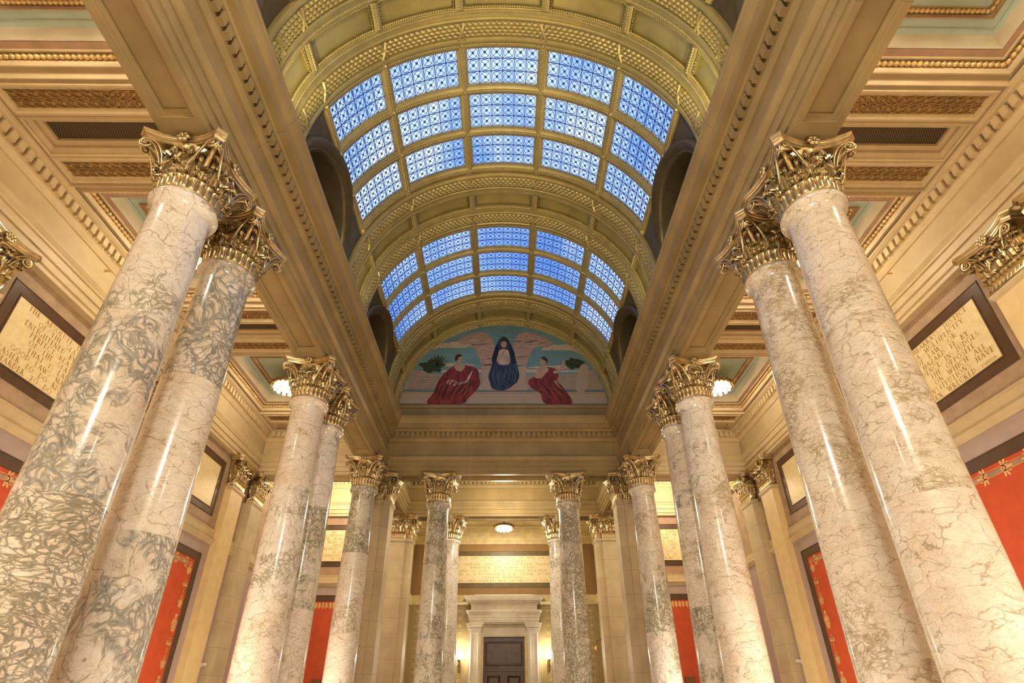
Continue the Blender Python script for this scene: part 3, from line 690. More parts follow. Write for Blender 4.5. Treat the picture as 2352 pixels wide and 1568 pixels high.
def bez(p0, p1, p2, p3, n=9):
    return [tuple((1-t)**3*a+3*(1-t)**2*t*b+3*(1-t)*t*t*c+t**3*d for a, b, c, d in zip(p0, p1, p2, p3)) for t in [k/n for k in range(n)]]
def face_scrolls(mb, vf, M, k=1.):
    """volutes, helices and stalks of one capital face; vf(u) = outward distance; M maps (u, v, z) to the capital"""
    for sg in (-1, 1):
        def em(pts, r0, lift, taper=.5, flat=1.):
            P = [(sg*u, vf(abs(u))+lift, z) for u, z in pts]
            mb.xf(MB().tube(P, r0, 6, lambda t: r0*(1-taper*t), flat), M)
        c = (.505*k, .80)
        sp = spiral(c[0], c[1], .105, PI*.62, -1.7)
        em(bez((.20*k, .40), (.24*k, .66), (.34*k, .88), sp[0])+sp, .026, .02, .35)
        em(bez((.225*k, .40), (.27*k, .60), (.38*k, .80), (c[0]-.075, c[1]+.02))+spiral(c[0], c[1], .070, PI*.8, -1.2), .014, .045, .3)
        c = (.105*k, .80); sp = spiral(c[0], c[1], .072, PI*.35, 1.5)
        em(bez((.19*k, .40), (.20*k, .60), (.20*k, .80), sp[0])+sp, .020, .02, .35)
        em([(.185*k, .30), (.19*k, .36), (.197*k, .43)], .03, .0, -.2)
        # frilled sheath at the fork of the stalk
        for j in range(5):
            a = (j-2)*.42; em([(.20*k, .42), (.20*k+.05*sin(a), .46+.03*cos(a)), (.20*k+.10*sin(a), .49+.05*cos(a))], .018, .03, .5)
    mb.xf(MB().tube([(0, vf(0)+.02, .42), (0, vf(0)+.05, .62), (0, vf(0)+.04, .78)], .022, 6), M)
    for j in range(5):
        a = (j-2)*.5; mb.xf(MB().tube([(0, vf(0)+.05, .60), (.05*sin(a), vf(0)+.07, .62+.05*cos(a)), (.09*sin(a), vf(0)+.06, .62+.08*cos(a))], .015, 5), M)
def rosette():
    mb = MB()
    for i in range(6):
        a = i*PI/3; mb.xf(MB().lathe([(0, -.02), (.04, -.005), (.045, .02), (.02, .045), (0, .04)], 8), lambda v, a=a: (v.x+.062*cos(a), v.z+.01, v.y+.062*sin(a)))
    mb.xf(MB().lathe([(0, 0), (.03, .03), (.02, .06), (0, .07)], 8), lambda v: (v.x, v.z, v.y)); return mb
ROS = rosette()
def abacus_outline(sx, syf, syb, ch, sag, back=False):
    """concave sides with clipped corners; front at -y"""
    pts = []
    def side(p, q, n):
        p, q = Vector(p), Vector(q); d = (q-p); nn = Vector((-d.y, d.x)).normalized()
        for k in range(n+1):
            t = k/n; pts.append(p+d*t+nn*(sag*(1-(2*t-1)**2)))
    side((-sx+ch, -syf), (sx-ch, -syf), 12)
    side((sx, -syf+ch), (sx, syb-ch), 12) if not back else pts.extend([Vector((sx, -syf+ch)), Vector((sx, syb))])
    if not back: side((sx-ch, syb), (-sx+ch, syb), 12); side((-sx, syb-ch), (-sx, -syf+ch), 12)
    else: pts.extend([Vector((-sx, syb)), Vector((-sx, -syf+ch))])
    return pts
def abacus_mesh(out, name, cy=0., scf=(.885, .885, .90, .915, .925, .92, .91, .935, .965, .975, .965, .985, 1., 1.)):
    mb = MB(); zs = (.905, .925, .93, .95, .97, .975, .985, .99, 1.005, 1.02, 1.025, 1.03, 1.04, CH)
    rows = [[(p.x*f, cy+(p.y-cy)*f, z) for p in out] for z, f in zip(zs, scf)]
    mb.grid(rows, True, True); m = mb.mesh(name, 30); m.materials.append(GILT); return m
def col_capital():
    mb = MB(); n = 192
    def bell(z): return .405+.02*z/.5 if z < .6 else .417+.10*((z-.6)/.32)**2
    rows = []
    for z, k in ((0, 1.05), (.015, 1.07), (.03, 1.), (.04, 1.), (.10, 1.), (.17, 1.01), (.235, 1.03), (.262, 1.07), (.275, 1.02), (.285, .93)):
        rows.append([((.418+(.034*abs(sin(12*2*PI*i/n))**.42 if .03 < z < .27 else .012))*k*cos(2*PI*i/n), (.418+(.034*abs(sin(12*2*PI*i/n))**.42 if .03 < z < .27 else .012))*k*sin(2*PI*i/n), z) for i in range(n)])
    mb.grid(rows, True)
    mb.lathe([(bell(z), z) for z in (.25, .4, .55, .65, .75, .85, .92)], 40)
    bellm = mb
    lv = MB()
    def at(a, r, z): return lambda v: ((r+v.y)*sin(a)+v.x*cos(a), -(r+v.y)*cos(a)+v.x*sin(a), v.z+z)
    for i in range(24): lv.xf(LEAF_S, at((i+.5)*PI/12, .440, .20))
    for i in range(8): lv.xf(LEAF_B, at((i+.5)*PI/4, .405, .24)); lv.xf(LEAF_A, at(i*PI/4, .425, .24)); lv.xf(LEAF_C, at(i*PI/4, .41, .42))
    for i in range(4):
        a = PI/4+i*PI/2
        for da in (-.13, .13):
            M3 = lambda v, a=a+da: ((.42+v.y)*sin(a)+v.x*cos(a), -(.42+v.y)*cos(a)+v.x*sin(a), v.z+.42)
            lv.xf(LEAF_C, M3)
        # corner calyx carrying the volute
        M4 = lambda v, a=a: ((.44+v.y)*sin(a)+v.x*cos(a), -(.44+v.y)*cos(a)+v.x*sin(a), v.z)
        lv.xf(MB().tube([(0, 0, .55), (0, .10, .72), (0, .26, .84), (0, .33, .80), (0, .33, .72)], .04, 6, lambda t: .05*(1-.5*t)), M4)
        lv.xf(MB().lathe([(0, .70), (.03, .72), (.045, .77), (.03, .82), (0, .84)], 8, (0, .36, 0)), M4)
    vo = MB()
    vf = lambda u: .45+.13*min(1, (u/.5))**2
    for i in range(4):
        a = i*PI/2; face_scrolls(vo, vf, lambda v, a=a: (v.y*sin(a)+v.x*cos(a), -v.y*cos(a)+v.x*sin(a), v.z))
    return bellm, lv, vo
_b, _l, _v = col_capital()
def mk(mb, nm, mat, sm=60):
    m = mb.mesh(nm, sm); m.materials.append(mat); return m
SB = .684
CAPM = dict(bell=mk(_b, 'bell', GILT, 70), leaves=mk(_l, 'acanthus_leaves', GILT, 70), vol=mk(_v, 'volutes', GILT, 70), ros=mk(ROS, 'rosette', GILT, 70),
            aba=abacus_mesh(abacus_outline(SB, SB, SB, .115, .16), 'abacus'))
def add_capital(parent, z):
    c = inst('capital', CAPM['bell'], parent, (0, 0, z)); inst('acanthus_leaves', CAPM['leaves'], c); inst('volutes', CAPM['vol'], c); inst('abacus', CAPM['aba'], c)
    for i in range(4): inst('rosette', CAPM['ros'], c, ((SB-.13)*sin(i*PI/2), -(SB-.13)*cos(i*PI/2), .985), rz=i*PI/2+PI)
    return c

# pilaster capital: front face towards -y, back at y = 0 plane of the wall
def pil_capital(hw, dep, name):
    """hw: half width of the shaft face; dep: projection of the shaft from the wall"""
    be = MB(); n = max(8, int(hw*2/.085)*6); rows = []
    for z, k in ((0, .03), (.015, .035), (.03, .0), (.04, .0), (.17, .0), (.235, .015), (.262, .035), (.275, .0), (.285, -.04)):
        row = []; A = hw+k; D = dep+k
        for i in range(int(D/.02)+1): y = -D*i/int(D/.02); row.append((-A-(.016*abs(sin(PI*y/.085)) if .03 < z < .27 else 0), y, z))
        for i in range(n+1): x = -A+2*A*i/n; row.append((x, -D-(.022*abs(sin(PI*i/6)) if .03 < z < .27 else 0), z))
        for i in range(int(D/.02)+1): y = -D+D*i/int(D/.02); row.append((A+(.016*abs(sin(PI*y/.085)) if .03 < z < .27 else 0), y, z))
        rows.append(row)
    be.grid(rows)
    for z0, z1, k0, k1 in ((.25, .6, -.03, -.01), (.6, .93, -.01, .06)):
        be.grid([[(-hw-k, 0, z), (-hw-k, -dep-k, z), (hw+k, -dep-k, z), (hw+k, 0, z)] for z, k in ((z0, k0), (z1, k1))])
    lv = MB(); vo = MB()
    F = lambda u0, dz: (lambda v: (v.x+u0, -(dep-.02+v.y), v.z+dz))
    m = max(2, round(hw*2/.30))
    F = lambda u0, dz, k=.0: (lambda v: (v.x+u0, -(dep+k+v.y), v.z+dz))
    for i in range(m): lv.xf(LEAF_A, F(-hw+2*hw*(i+.5)/m, .25, .02))
    for i in range(m-1): lv.xf(LEAF_B, F(-hw+2*hw*(i+1)/m, .25)); lv.xf(LEAF_A, F(-hw+2*hw*(i+1)/m, .55, .02))
    for i in range(m): lv.xf(LEAF_C, F(-hw+2*hw*(i+.5)/m, .40, .0))
    for i in range(m*3): lv.xf(LEAF_S, F(-hw+2*hw*(i+.5)/m/3, .20, .02))
    for sg in (-1, 1):
        R = lambda v, sg=sg: (sg*(hw-.03+v.y*.7+v.x*.0)+v.x*.707*sg*0+v.x*.6, -(dep-.03+v.y*.7)+v.x*.6*sg, v.z+.25)
        lv.xf(LEAF_B, R); lv.xf(LEAF_C, lambda v, sg=sg: (sg*(hw-.0+v.y*.7)+v.x*.6, -(dep+.0+v.y*.7)+v.x*.6*sg, v.z+.42))
        if dep > .15:
            for yy in [dep*.45]: lv.xf(LEAF_A, lambda v, sg=sg, yy=yy: (sg*(hw-.02+v.y), -yy+v.x*sg, v.z+.25))
        vo.xf(MB().tube([(0, 0, .5), (0, .12, .72), (0, .24, .84), (0, .30, .78), (0, .29, .70)], .045, 6, lambda t: .05*(1-.5*t)), lambda v, sg=sg: (sg*(hw+v.y*.55), -(dep+v.y*.55), v.z))
    k = hw/.47
    face_scrolls(vo, lambda u: dep+.03+.10*min(1, (u/(.5*k)))**2, lambda v: (v.x, -v.y, v.z), k)
    for sg in (-1, 1):                       # scroll on each return
        P = [(0, 0)]; sp = spiral(.0, .80, .10, PI*.6, -1.6)
        vo.xf(MB().tube([(u, 0, z) for u, z in bez((-.10, .42), (-.12, .70), (-.10, .90), sp[0])+sp], .024, 6, lambda t: .024*(1-.3*t)), lambda v, sg=sg: (sg*(hw+.10+.1*max(0, v.x)), -(dep-.05+v.x), v.z))
    sx, sy = hw+.25, dep+.25
    ab = abacus_outline(sx, sy, 0, .10, min(.15, hw*.33), True)
    return dict(bell=mk(be, 'bell', GILT, 60), leaves=mk(lv, 'acanthus_leaves', GILT, 70), vol=mk(vo, 'volutes', GILT, 70), aba=abacus_mesh(ab, 'abacus', 0.), hw=hw, dep=dep)
PC1 = pil_capital(.43, .23, 'pilaster')
def add_pil_capital(parent, pc, z, loc=(0, 0), rz=0.):
    c = inst('capital', pc['bell'], parent, (loc[0], loc[1], z), rz); inst('acanthus_leaves', pc['leaves'], c); inst('volutes', pc['vol'], c); inst('abacus', pc['aba'], c)
    inst('rosette', CAPM['ros'], c, (0, -(pc['dep']+.25-.14), .985), PI)
    return c

# ------------------------------------------------------------------ marble columns
ZN = 6.93                                    # top of the astragal
def rad(z):                                  # shaft radius with entasis
    t = max(0, min(1, (z-(-.9))/(6.6+.9))); return .475-.082*t**1.7
def drum(z0, z1, top=False, base=False):
    pr = [(rad(z0)-.003, z0+.0005)]; n = 10
    pr += [(rad(z0+(z1-z0)*k/n), z0+.003+(z1-z0-.006)*k/n) for k in range(n+1)]
    if top:
        pr = pr[:-2]+[(rad(6.6), 6.60), (rad(6.6)+.006, 6.70), (rad(6.6)+.03, 6.76), (rad(6.6)+.045, 6.78), (.452, 6.79), (.458, 6.81), (.475, 6.825), (.485, 6.855), (.48, 6.89), (.462, 6.915), (.44, 6.93)]
    else: pr.append((rad(z1)-.003, z1-.0005))
    return MB().lathe(pr, 64)
JZ = [-1.08, 2.09, 4.58, 6.93]
DR = []
for i in range(3):
    m = drum(JZ[i], JZ[i+1], top=(i == 2)).mesh('drum', 40); m.materials.append(MAR[0]); DR.append(m)
bm_ = MB().lathe([(.62, -1.6+.0), (.66, -1.5), (.66, -1.40), (.60, -1.36), (.54, -1.33), (.53, -1.28), (.58, -1.24), (.60, -1.18), (.57, -1.12), (.50, -1.10), (.475, -1.08)], 48)
bm_.box(-.68, .68, -.68, .68, -1.6, -1.5); BASE = mk(bm_, 'base', JAMB, 40)
def column(x, y, mats, label, group=None):
    c = empty('marble_column', (x, y, 0)); tag(c, label, 'column', 'marble columns')
    inst('base', BASE, c)
    for i in range(3):
        d = inst('shaft_drum', DR[i], c, rz=random.random()*6.28); d.material_slots[0].link = 'OBJECT'; d.material_slots[0].material = MAR[mats[i]]
    add_capital(c, ZN); return c
AX = 4.965
column(-AX, 5.742, (0, 1, 5), 'nearest left marble column, heavy dark pebbled breccia in its lower drum')
column(-AX, 7.195, (1, 3, 1), 'left marble column right behind the nearest one, with a dark grey band under its capital')
column(AX, 5.742, (3, 2, 2), 'nearest right marble column, pale cream with fine brown veins')
column(AX, 7.195, (2, 2, 2), 'right marble column just behind and inside the nearest one, finely veined')
column(-AX, 11.73, (2, 5, 3), 'front column of the second left pair, creamy white top drum beside the lit ceiling lamp')
column(-AX, 13.18, (2, 4, 5), 'rear column of the second left pair, greyer, half hidden by its twin')
column(AX, 11.73, (3, 2, 5), 'front column of the second right pair, white net-veined top drum')
column(AX, 13.18, (4, 2, 1), 'rear column of the second right pair, grey streaked, half hidden by its twin')
column(-AX, 17.685, (2, 2, 4), 'left marble column standing against the corner pier')
column(AX, 17.685, (5, 4, 2), 'right marble column standing against the corner pier')
column(-2.49, 19.27, (4, 4, 4), 'left of the two marble columns under the mural beam, dark streaked')
column(2.49, 19.27, (4, 0, 4), 'right of the two marble columns under the mural beam, dark veined')
column(-2.49, 24.28, (5, 5, 5), 'far left marble column beside the glowing sconce, white and grey')
column(2.49, 24.28, (5, 5, 5), 'far right marble column beside the glowing sconce, white and grey')

# ------------------------------------------------------------------ wall pilasters
def pilaster_body(hw, dep, neckm=True):
    mb = MB(); mb.box(-hw, hw, -dep, .0, -1.2, 6.80)
    return mb
def neck_mesh(hw, dep):
    mb = MB(); rows = []
    for z, k in ((6.78, 0), (6.79, .015), (6.81, .02), (6.83, .04), (6.87, .05), (6.91, .045), (6.93, .02)):
        rows.append([(-hw-k, 0, z), (-hw-k, -dep-k, z), (hw+k, -dep-k, z), (hw+k, 0, z)])
    return mb.grid(rows)
def base_mesh(hw, dep):
    mb = MB(); mb.box(-hw-.1, hw+.1, -dep-.1, 0, -1.6, -1.35); mb.box(-hw-.05, hw+.05, -dep-.05, 0, -1.35, -1.2); return mb
PB = mk(pilaster_body(.43, .23), 'shaft', CREAMY); PN = mk(neck_mesh(.43, .23), 'necking', CREAM, 30); PBA = mk(base_mesh(.43, .23), 'base', JAMB)
PS = MB().box(-.43, .43, -.23, .06, -1.2, 6.80); PS.box(-.52, -.43, -.12, .06, -1.2, 6.8); PS.box(.43, .52, -.12, .06, -1.2, 6.8); PS = mk(PS, 'shaft', PIER)
PNS = mk(neck_mesh(.43, .23), 'necking', PIER, 30)
lab = {5.742: 'yellow painted pilaster on the %s aisle wall, nearest the camera', 7.195: 'yellow painted pilaster on the %s aisle wall beside the nearest inscription', 11.73: 'yellow painted pilaster on the %s aisle wall, front of the middle pair',
       13.18: 'yellow painted pilaster on the %s aisle wall, rear of the middle pair', 17.685: 'tall yellow painted pilaster at the far end of the %s aisle wall'}
for s, nm in ((-1, 'left'), (1, 'right')):
    rz = PI/2 if s < 0 else -PI/2
    for y in (5.742, 7.195, 11.73, 13.18, 17.685):
        p = empty('wall_pilaster', (s*WX, y, 0), rz); tag(p, lab[y] % nm, 'pilaster', 'wall pilasters of the aisles')
        inst('base', PBA, p); inst('shaft', PB, p); inst('necking', PN, p); add_pil_capital(p, PC1, ZN)
    p = empty('wall_pilaster', (s*(WX-.06), 19.2, 0), rz); tag(p, 'pale stone pilaster of coursed blocks under the %s aisle cross beam' % nm, 'pilaster', 'wall pilasters of the aisles')
    inst('base', PBA, p); inst('shaft', PS, p); inst('necking', PNS, p); add_pil_capital(p, PC1, ZN)
# piers: a square shaft with a narrower respond on its inner side
PC2 = pil_capital(.43, .86, 'pier'); PC3 = pil_capital(.33, .28, 'respond')
def pier(s, y, label):
    p = empty('stone_pier', (s*AX, y, 0)); tag(p, label, 'pier', 'coursed stone piers')
    MB().box(-.5, .5, -.5, .5, -1.6, -1.2).build('base', JAMB, p)
    MB().box(-.43, .43, -.43, .43, -1.2, 6.80).build('shaft', PIER, p)
    mb = MB(); a, b = sorted((-s*.43, -s*.72)); mb.box(a, b, -.33, .33, -1.2, 6.80); mb.build('respond', PIER, p)
    n = MB()
    for z0, z1, k in ((6.78, 6.83, .02), (6.83, 6.93, .05)): n.box(-.43-k, .43+k, -.43-k, .43+k, z0, z1); n.box(min(a-k, 0), max(b+k, 0), -.33-k, .33+k, z0, z1)
    n.build('necking', PIER, p)
    add_pil_capital(p, PC2, ZN, (0, .43)); add_pil_capital(p, PC3, ZN, (-s*.44, 0), (PI/2 if s > 0 else -PI/2) + PI*(0) if False else (PI/2 if -s > 0 else -PI/2))
for s, nm in ((-1, 'left'), (1, 'right')):
    pier(s, 19.2, 'coursed stone corner pier on the %s behind the last marble column of the colonnade' % nm)
    pier(s, 24.28, 'coursed stone pier on the %s flanking the far doorway hall' % nm)

# ------------------------------------------------------------------ letters with serifs
def arcp(cx, cy, rx, ry, a0, a1, n=10): return [(cx+rx*cos(math.radians(a0+(a1-a0)*k/n)), cy+ry*sin(math.radians(a0+(a1-a0)*k/n))) for k in range(n+1)]
T, H_ = .13, .055                            # thick and thin strokes
G = {
 'A': (.8, [([(.06, 0), (.40, 1)], H_, 1, 0), ([(.40, 1), (.74, 0)], T, 0, 1), ([(.18, .36), (.62, .36)], H_, 0, 0)]),
 'B': (.62, [([(.14, 0), (.14, 1)], T, 1, 1), (arcp(.14, .76, .34, .22, 90, -90), H_*1.4, 0, 0), (arcp(.14, .27, .40, .25, 90, -90), H_*1.5, 0, 0)]),
 'C': (.78, [(arcp(.44, .5, .38, .48, 48, 312, 16), T*.8, 0, 0), ([(.70, .98), (.70, .74)], H_, 0, 0)]),
 'D': (.80, [([(.14, 0), (.14, 1)], T, 1, 1), (arcp(.14, .5, .56, .48, 90, -90, 14), T*.75, 0, 0)]),
 'E': (.58, [([(.14, 0), (.14, 1)], T, 1, 1), ([(.14, .975), (.50, .975), (.50, .85)], H_, 0, 0), ([(.14, .52), (.42, .52)], H_, 0, 0), ([(.14, .025), (.52, .025), (.52, .15)], H_, 0, 0)]),
 'F': (.55, [([(.14, 0), (.14, 1)], T, 1, 1), ([(.14, .975), (.50, .975), (.50, .85)], H_, 0, 0), ([(.14, .50), (.42, .50)], H_, 0, 0)]),
 'G': (.82, [(arcp(.44, .5, .38, .48, 48, 300, 16), T*.8, 0, 0), ([(.72, .05), (.72, .42)], T, 0, 1)]),
 'H': (.80, [([(.14, 0), (.14, 1)], T, 1, 1), ([(.66, 0), (.66, 1)], T, 1, 1), ([(.14, .51), (.66, .51)], H_, 0, 0)]),
 'I': (.30, [([(.15, 0), (.15, 1)], T, 1, 1)]),
 'J': (.36, [([(.20, 1), (.20, .05), (.10, -.12)], T*.9, 1, 0)]),
 'K': (.72, [([(.14, 0), (.14, 1)], T, 1, 1), ([(.14, .42), (.60, 1)], H_, 0, 1), ([(.28, .56), (.66, 0)], T, 0, 1)]),
 'L': (.56, [([(.14, 0), (.14, 1)], T, 1, 1), ([(.14, .025), (.52, .025), (.52, .18)], H_, 0, 0)]),
 'M': (.95, [([(.10, 0), (.18, 1)], H_, 1, 0), ([(.18, 1), (.47, .05)], T, 0, 0), ([(.47, .05), (.76, 1)], H_, 0, 0), ([(.76, 1), (.86, 0)], T, 0, 1)]),
 'N': (.82, [([(.12, 0), (.12, 1)], H_, 1, 1), ([(.12, 1), (.68, .0)], T, 0, 0), ([(.68, 0), (.68, 1)], H_, 0, 1)]),
 'O': (.88, [(arcp(.44, .5, .38, .49, 0, 360, 24), T*.8, 0, 0)]),
 'P': (.58, [([(.14, 0), (.14, 1)], T, 1, 1), (arcp(.14, .73, .38, .25, 90, -90), H_*1.6, 0, 0)]),
 'Q': (.88, [(arcp(.44, .5, .38, .49, 0, 360, 24), T*.8, 0, 0), ([(.5, .1), (.88, -.15)], H_, 0, 0)]),
 'R': (.68, [([(.14, 0), (.14, 1)], T, 1, 1), (arcp(.14, .75, .36, .23, 90, -90), H_*1.6, 0, 0), ([(.30, .5), (.66, 0)], T, 0, 1)]),
 'S': (.52, [(arcp(.28, .75, .19, .23, 40, 200)[:]+arcp(.24, .27, .21, .25, 75, -150), T*.7, 0, 0)]),
 'T': (.68, [([(.34, 0), (.34, 1)], T, 1, 0), ([(.05, .86), (.07, .975), (.61, .975), (.63, .86)], H_, 0, 0)]),
 'U': (.78, [([(.13, 1), (.13, .35)]+arcp(.39, .30, .26, .28, 180, 360), T*.8, 1, 0), ([(.65, .3), (.65, 1)], H_, 0, 1)]),
 'V': (.76, [([(.06, 1), (.39, 0)], T, 1, 0), ([(.39, 0), (.70, 1)], H_, 0, 1)]),
 'W': (1.08, [([(.05, 1), (.32, 0)], T, 1, 0), ([(.32, 0), (.54, .95)], H_, 0, 0), ([(.54, .95), (.78, 0)], T, 0, 0), ([(.78, 0), (1.03, 1)], H_, 0, 1)]),
 'X': (.72, [([(.08, 1), (.62, 0)], T, 1, 1), ([(.08, 0), (.62, 1)], H_, 1, 1)]),
 'Y': (.68, [([(.05, 1), (.34, .5)], T, 1, 0), ([(.62, 1), (.34, .5)], H_, 1, 0), ([(.34, .5), (.34, 0)], T, 0, 1)]),
 'Z': (.66, [([(.08, .85), (.08, .975), (.58, .975)], H_, 0, 0), ([(.58, .975), (.08, .025)], T, 0, 0), ([(.08, .025), (.60, .025), (.60, .16)], H_, 0, 0)]),
 '.': (.26, [([(.08, .05), (.18, .05)], .11, 0, 0)]), ',': (.26, [([(.14, .08), (.08, -.12)], .08, 0, 0)]), "'": (.2, [([(.1, 1), (.1, .8)], .07, 0, 0)]), '-': (.4, [([(.05, .5), (.35, .5)], H_, 0, 0)]),
}
def text_width(s, track=.10, space=.62): return sum((G[c][0]+track) if c in G else space for c in s)
def text_line(mb, s, P, h, x0, y0, track=.10, space=.62, sx=1.):
    x = 0.
    for c in s:
        if c not in G: x += space; continue
        w, strokes = G[c]
        for pts, th, s0, s1 in strokes:
            n = len(pts); Lr, Rr = [], []
            for i, (u, v) in enumerate(pts):
                a = pts[max(i-1, 0)]; b = pts[min(i+1, n-1)]; dx, dy = b[0]-a[0], b[1]-a[1]; l = math.hypot(dx, dy) or 1
                nx, ny = -dy/l*th/2, dx/l*th/2
                if abs(dx) < .3*abs(dy) or n < 4: q = 1.
                else: q = .55
                Lr.append(P(x0+(x+u+nx*q)*h*sx, y0+(v+ny*q)*h)); Rr.append(P(x0+(x+u-nx*q)*h*sx, y0+(v-ny*q)*h))
            mb.grid([Lr, Rr])
            for flag, (u, v) in ((s0, pts[0]), (s1, pts[-1])):
                if flag: mb.add([P(x0+(x+u+a)*h*sx, y0+(v+b)*h) for a, b in ((-.15, -.022), (.15, -.022), (.15, .022), (-.15, .022))], [(0, 1, 2, 3)])
        x += w+track
def inscription(parent, P, W_, Hh, lines, lh, gap, top, track=.10, space=.62, xs=None, sx=1.):
    """P(u, v) -> 3-D, u to the right, v up, origin at the panel's lower left corner"""
    if sx is None: sx = (W_-.13)/(max(text_width(q, track, space) for q in lines)*lh)
    for i, ln in enumerate(lines):
        mb = MB(); w = text_width(ln, track, space)*lh*sx
        x0 = (W_-w)/2 if not xs or xs[i] is None else xs[i]
        text_line(mb, ln, P, lh, x0, Hh-top-lh-i*gap, track, space, sx); mb.build('text_line', LETT, parent)
def framed(name, label, cat, o, U, V, N, w, h, fw, mat_in, depth=.05, group=None, fmat=None):
    """sunken dark frame w x h (outer) with an inner field; origin = lower left outer corner on the wall"""
    r = empty(name, o); tag(r, label, cat, 'gold inscription tablets' if cat == 'inscription' else 'red stencilled wall panels')
    mb = MB().rings((0, 0, 0), U, V, N, w, h, [(0, 0), (0, .012), (.012, .02), (.02, .02), (.025, .008), (fw-.04, .008), (fw-.035, .022), (fw-.012, .022), (fw, .0)], False); mb.build('frame', fmat or BROWN, r, 20)
    mb = MB(); u, v, n = map(Vector, (U, V, N)); c = [u*a+v*b+n*.004 for a, b in ((fw, fw), (w-fw, fw), (w-fw, h-fw), (fw, h-fw))]; mb.add(c, [(0, 1, 2, 3)]); mb.build('field', mat_in, r)
    return r, (lambda a, b: tuple(u*(a+fw)+v*(b+fw)+n*.010))
texts = {
 (-1, 0): ['THE ABSOLUTE JUSTICE', 'OF THE STATE,', 'ENLIGHTENED BY THE', 'PERFECT REASON', 'OF THE STATE,', 'THAT IS LAW.', 'GOOD LAWS MAKE IT', 'EASIER TO DO RIGHT AND', 'HARDER TO DO WRONG.'],
 (1, 0): ['TO EMBARRASS JUSTICE', 'BY A MULTIPLICITY', 'OF LAWS OR', 'TO HAZARD IT BY', 'CONFIDENCE IN JUDGES.', 'ARE THE OPPOSITE', 'ROCKS ON WHICH ALL', 'CIVIL INSTITUTIONS HAVE', 'BEEN WRECKED.'],
 (-1, 1): [], (1, 1): ['THE', 'OF THE', 'THE', 'IS THE'],
}
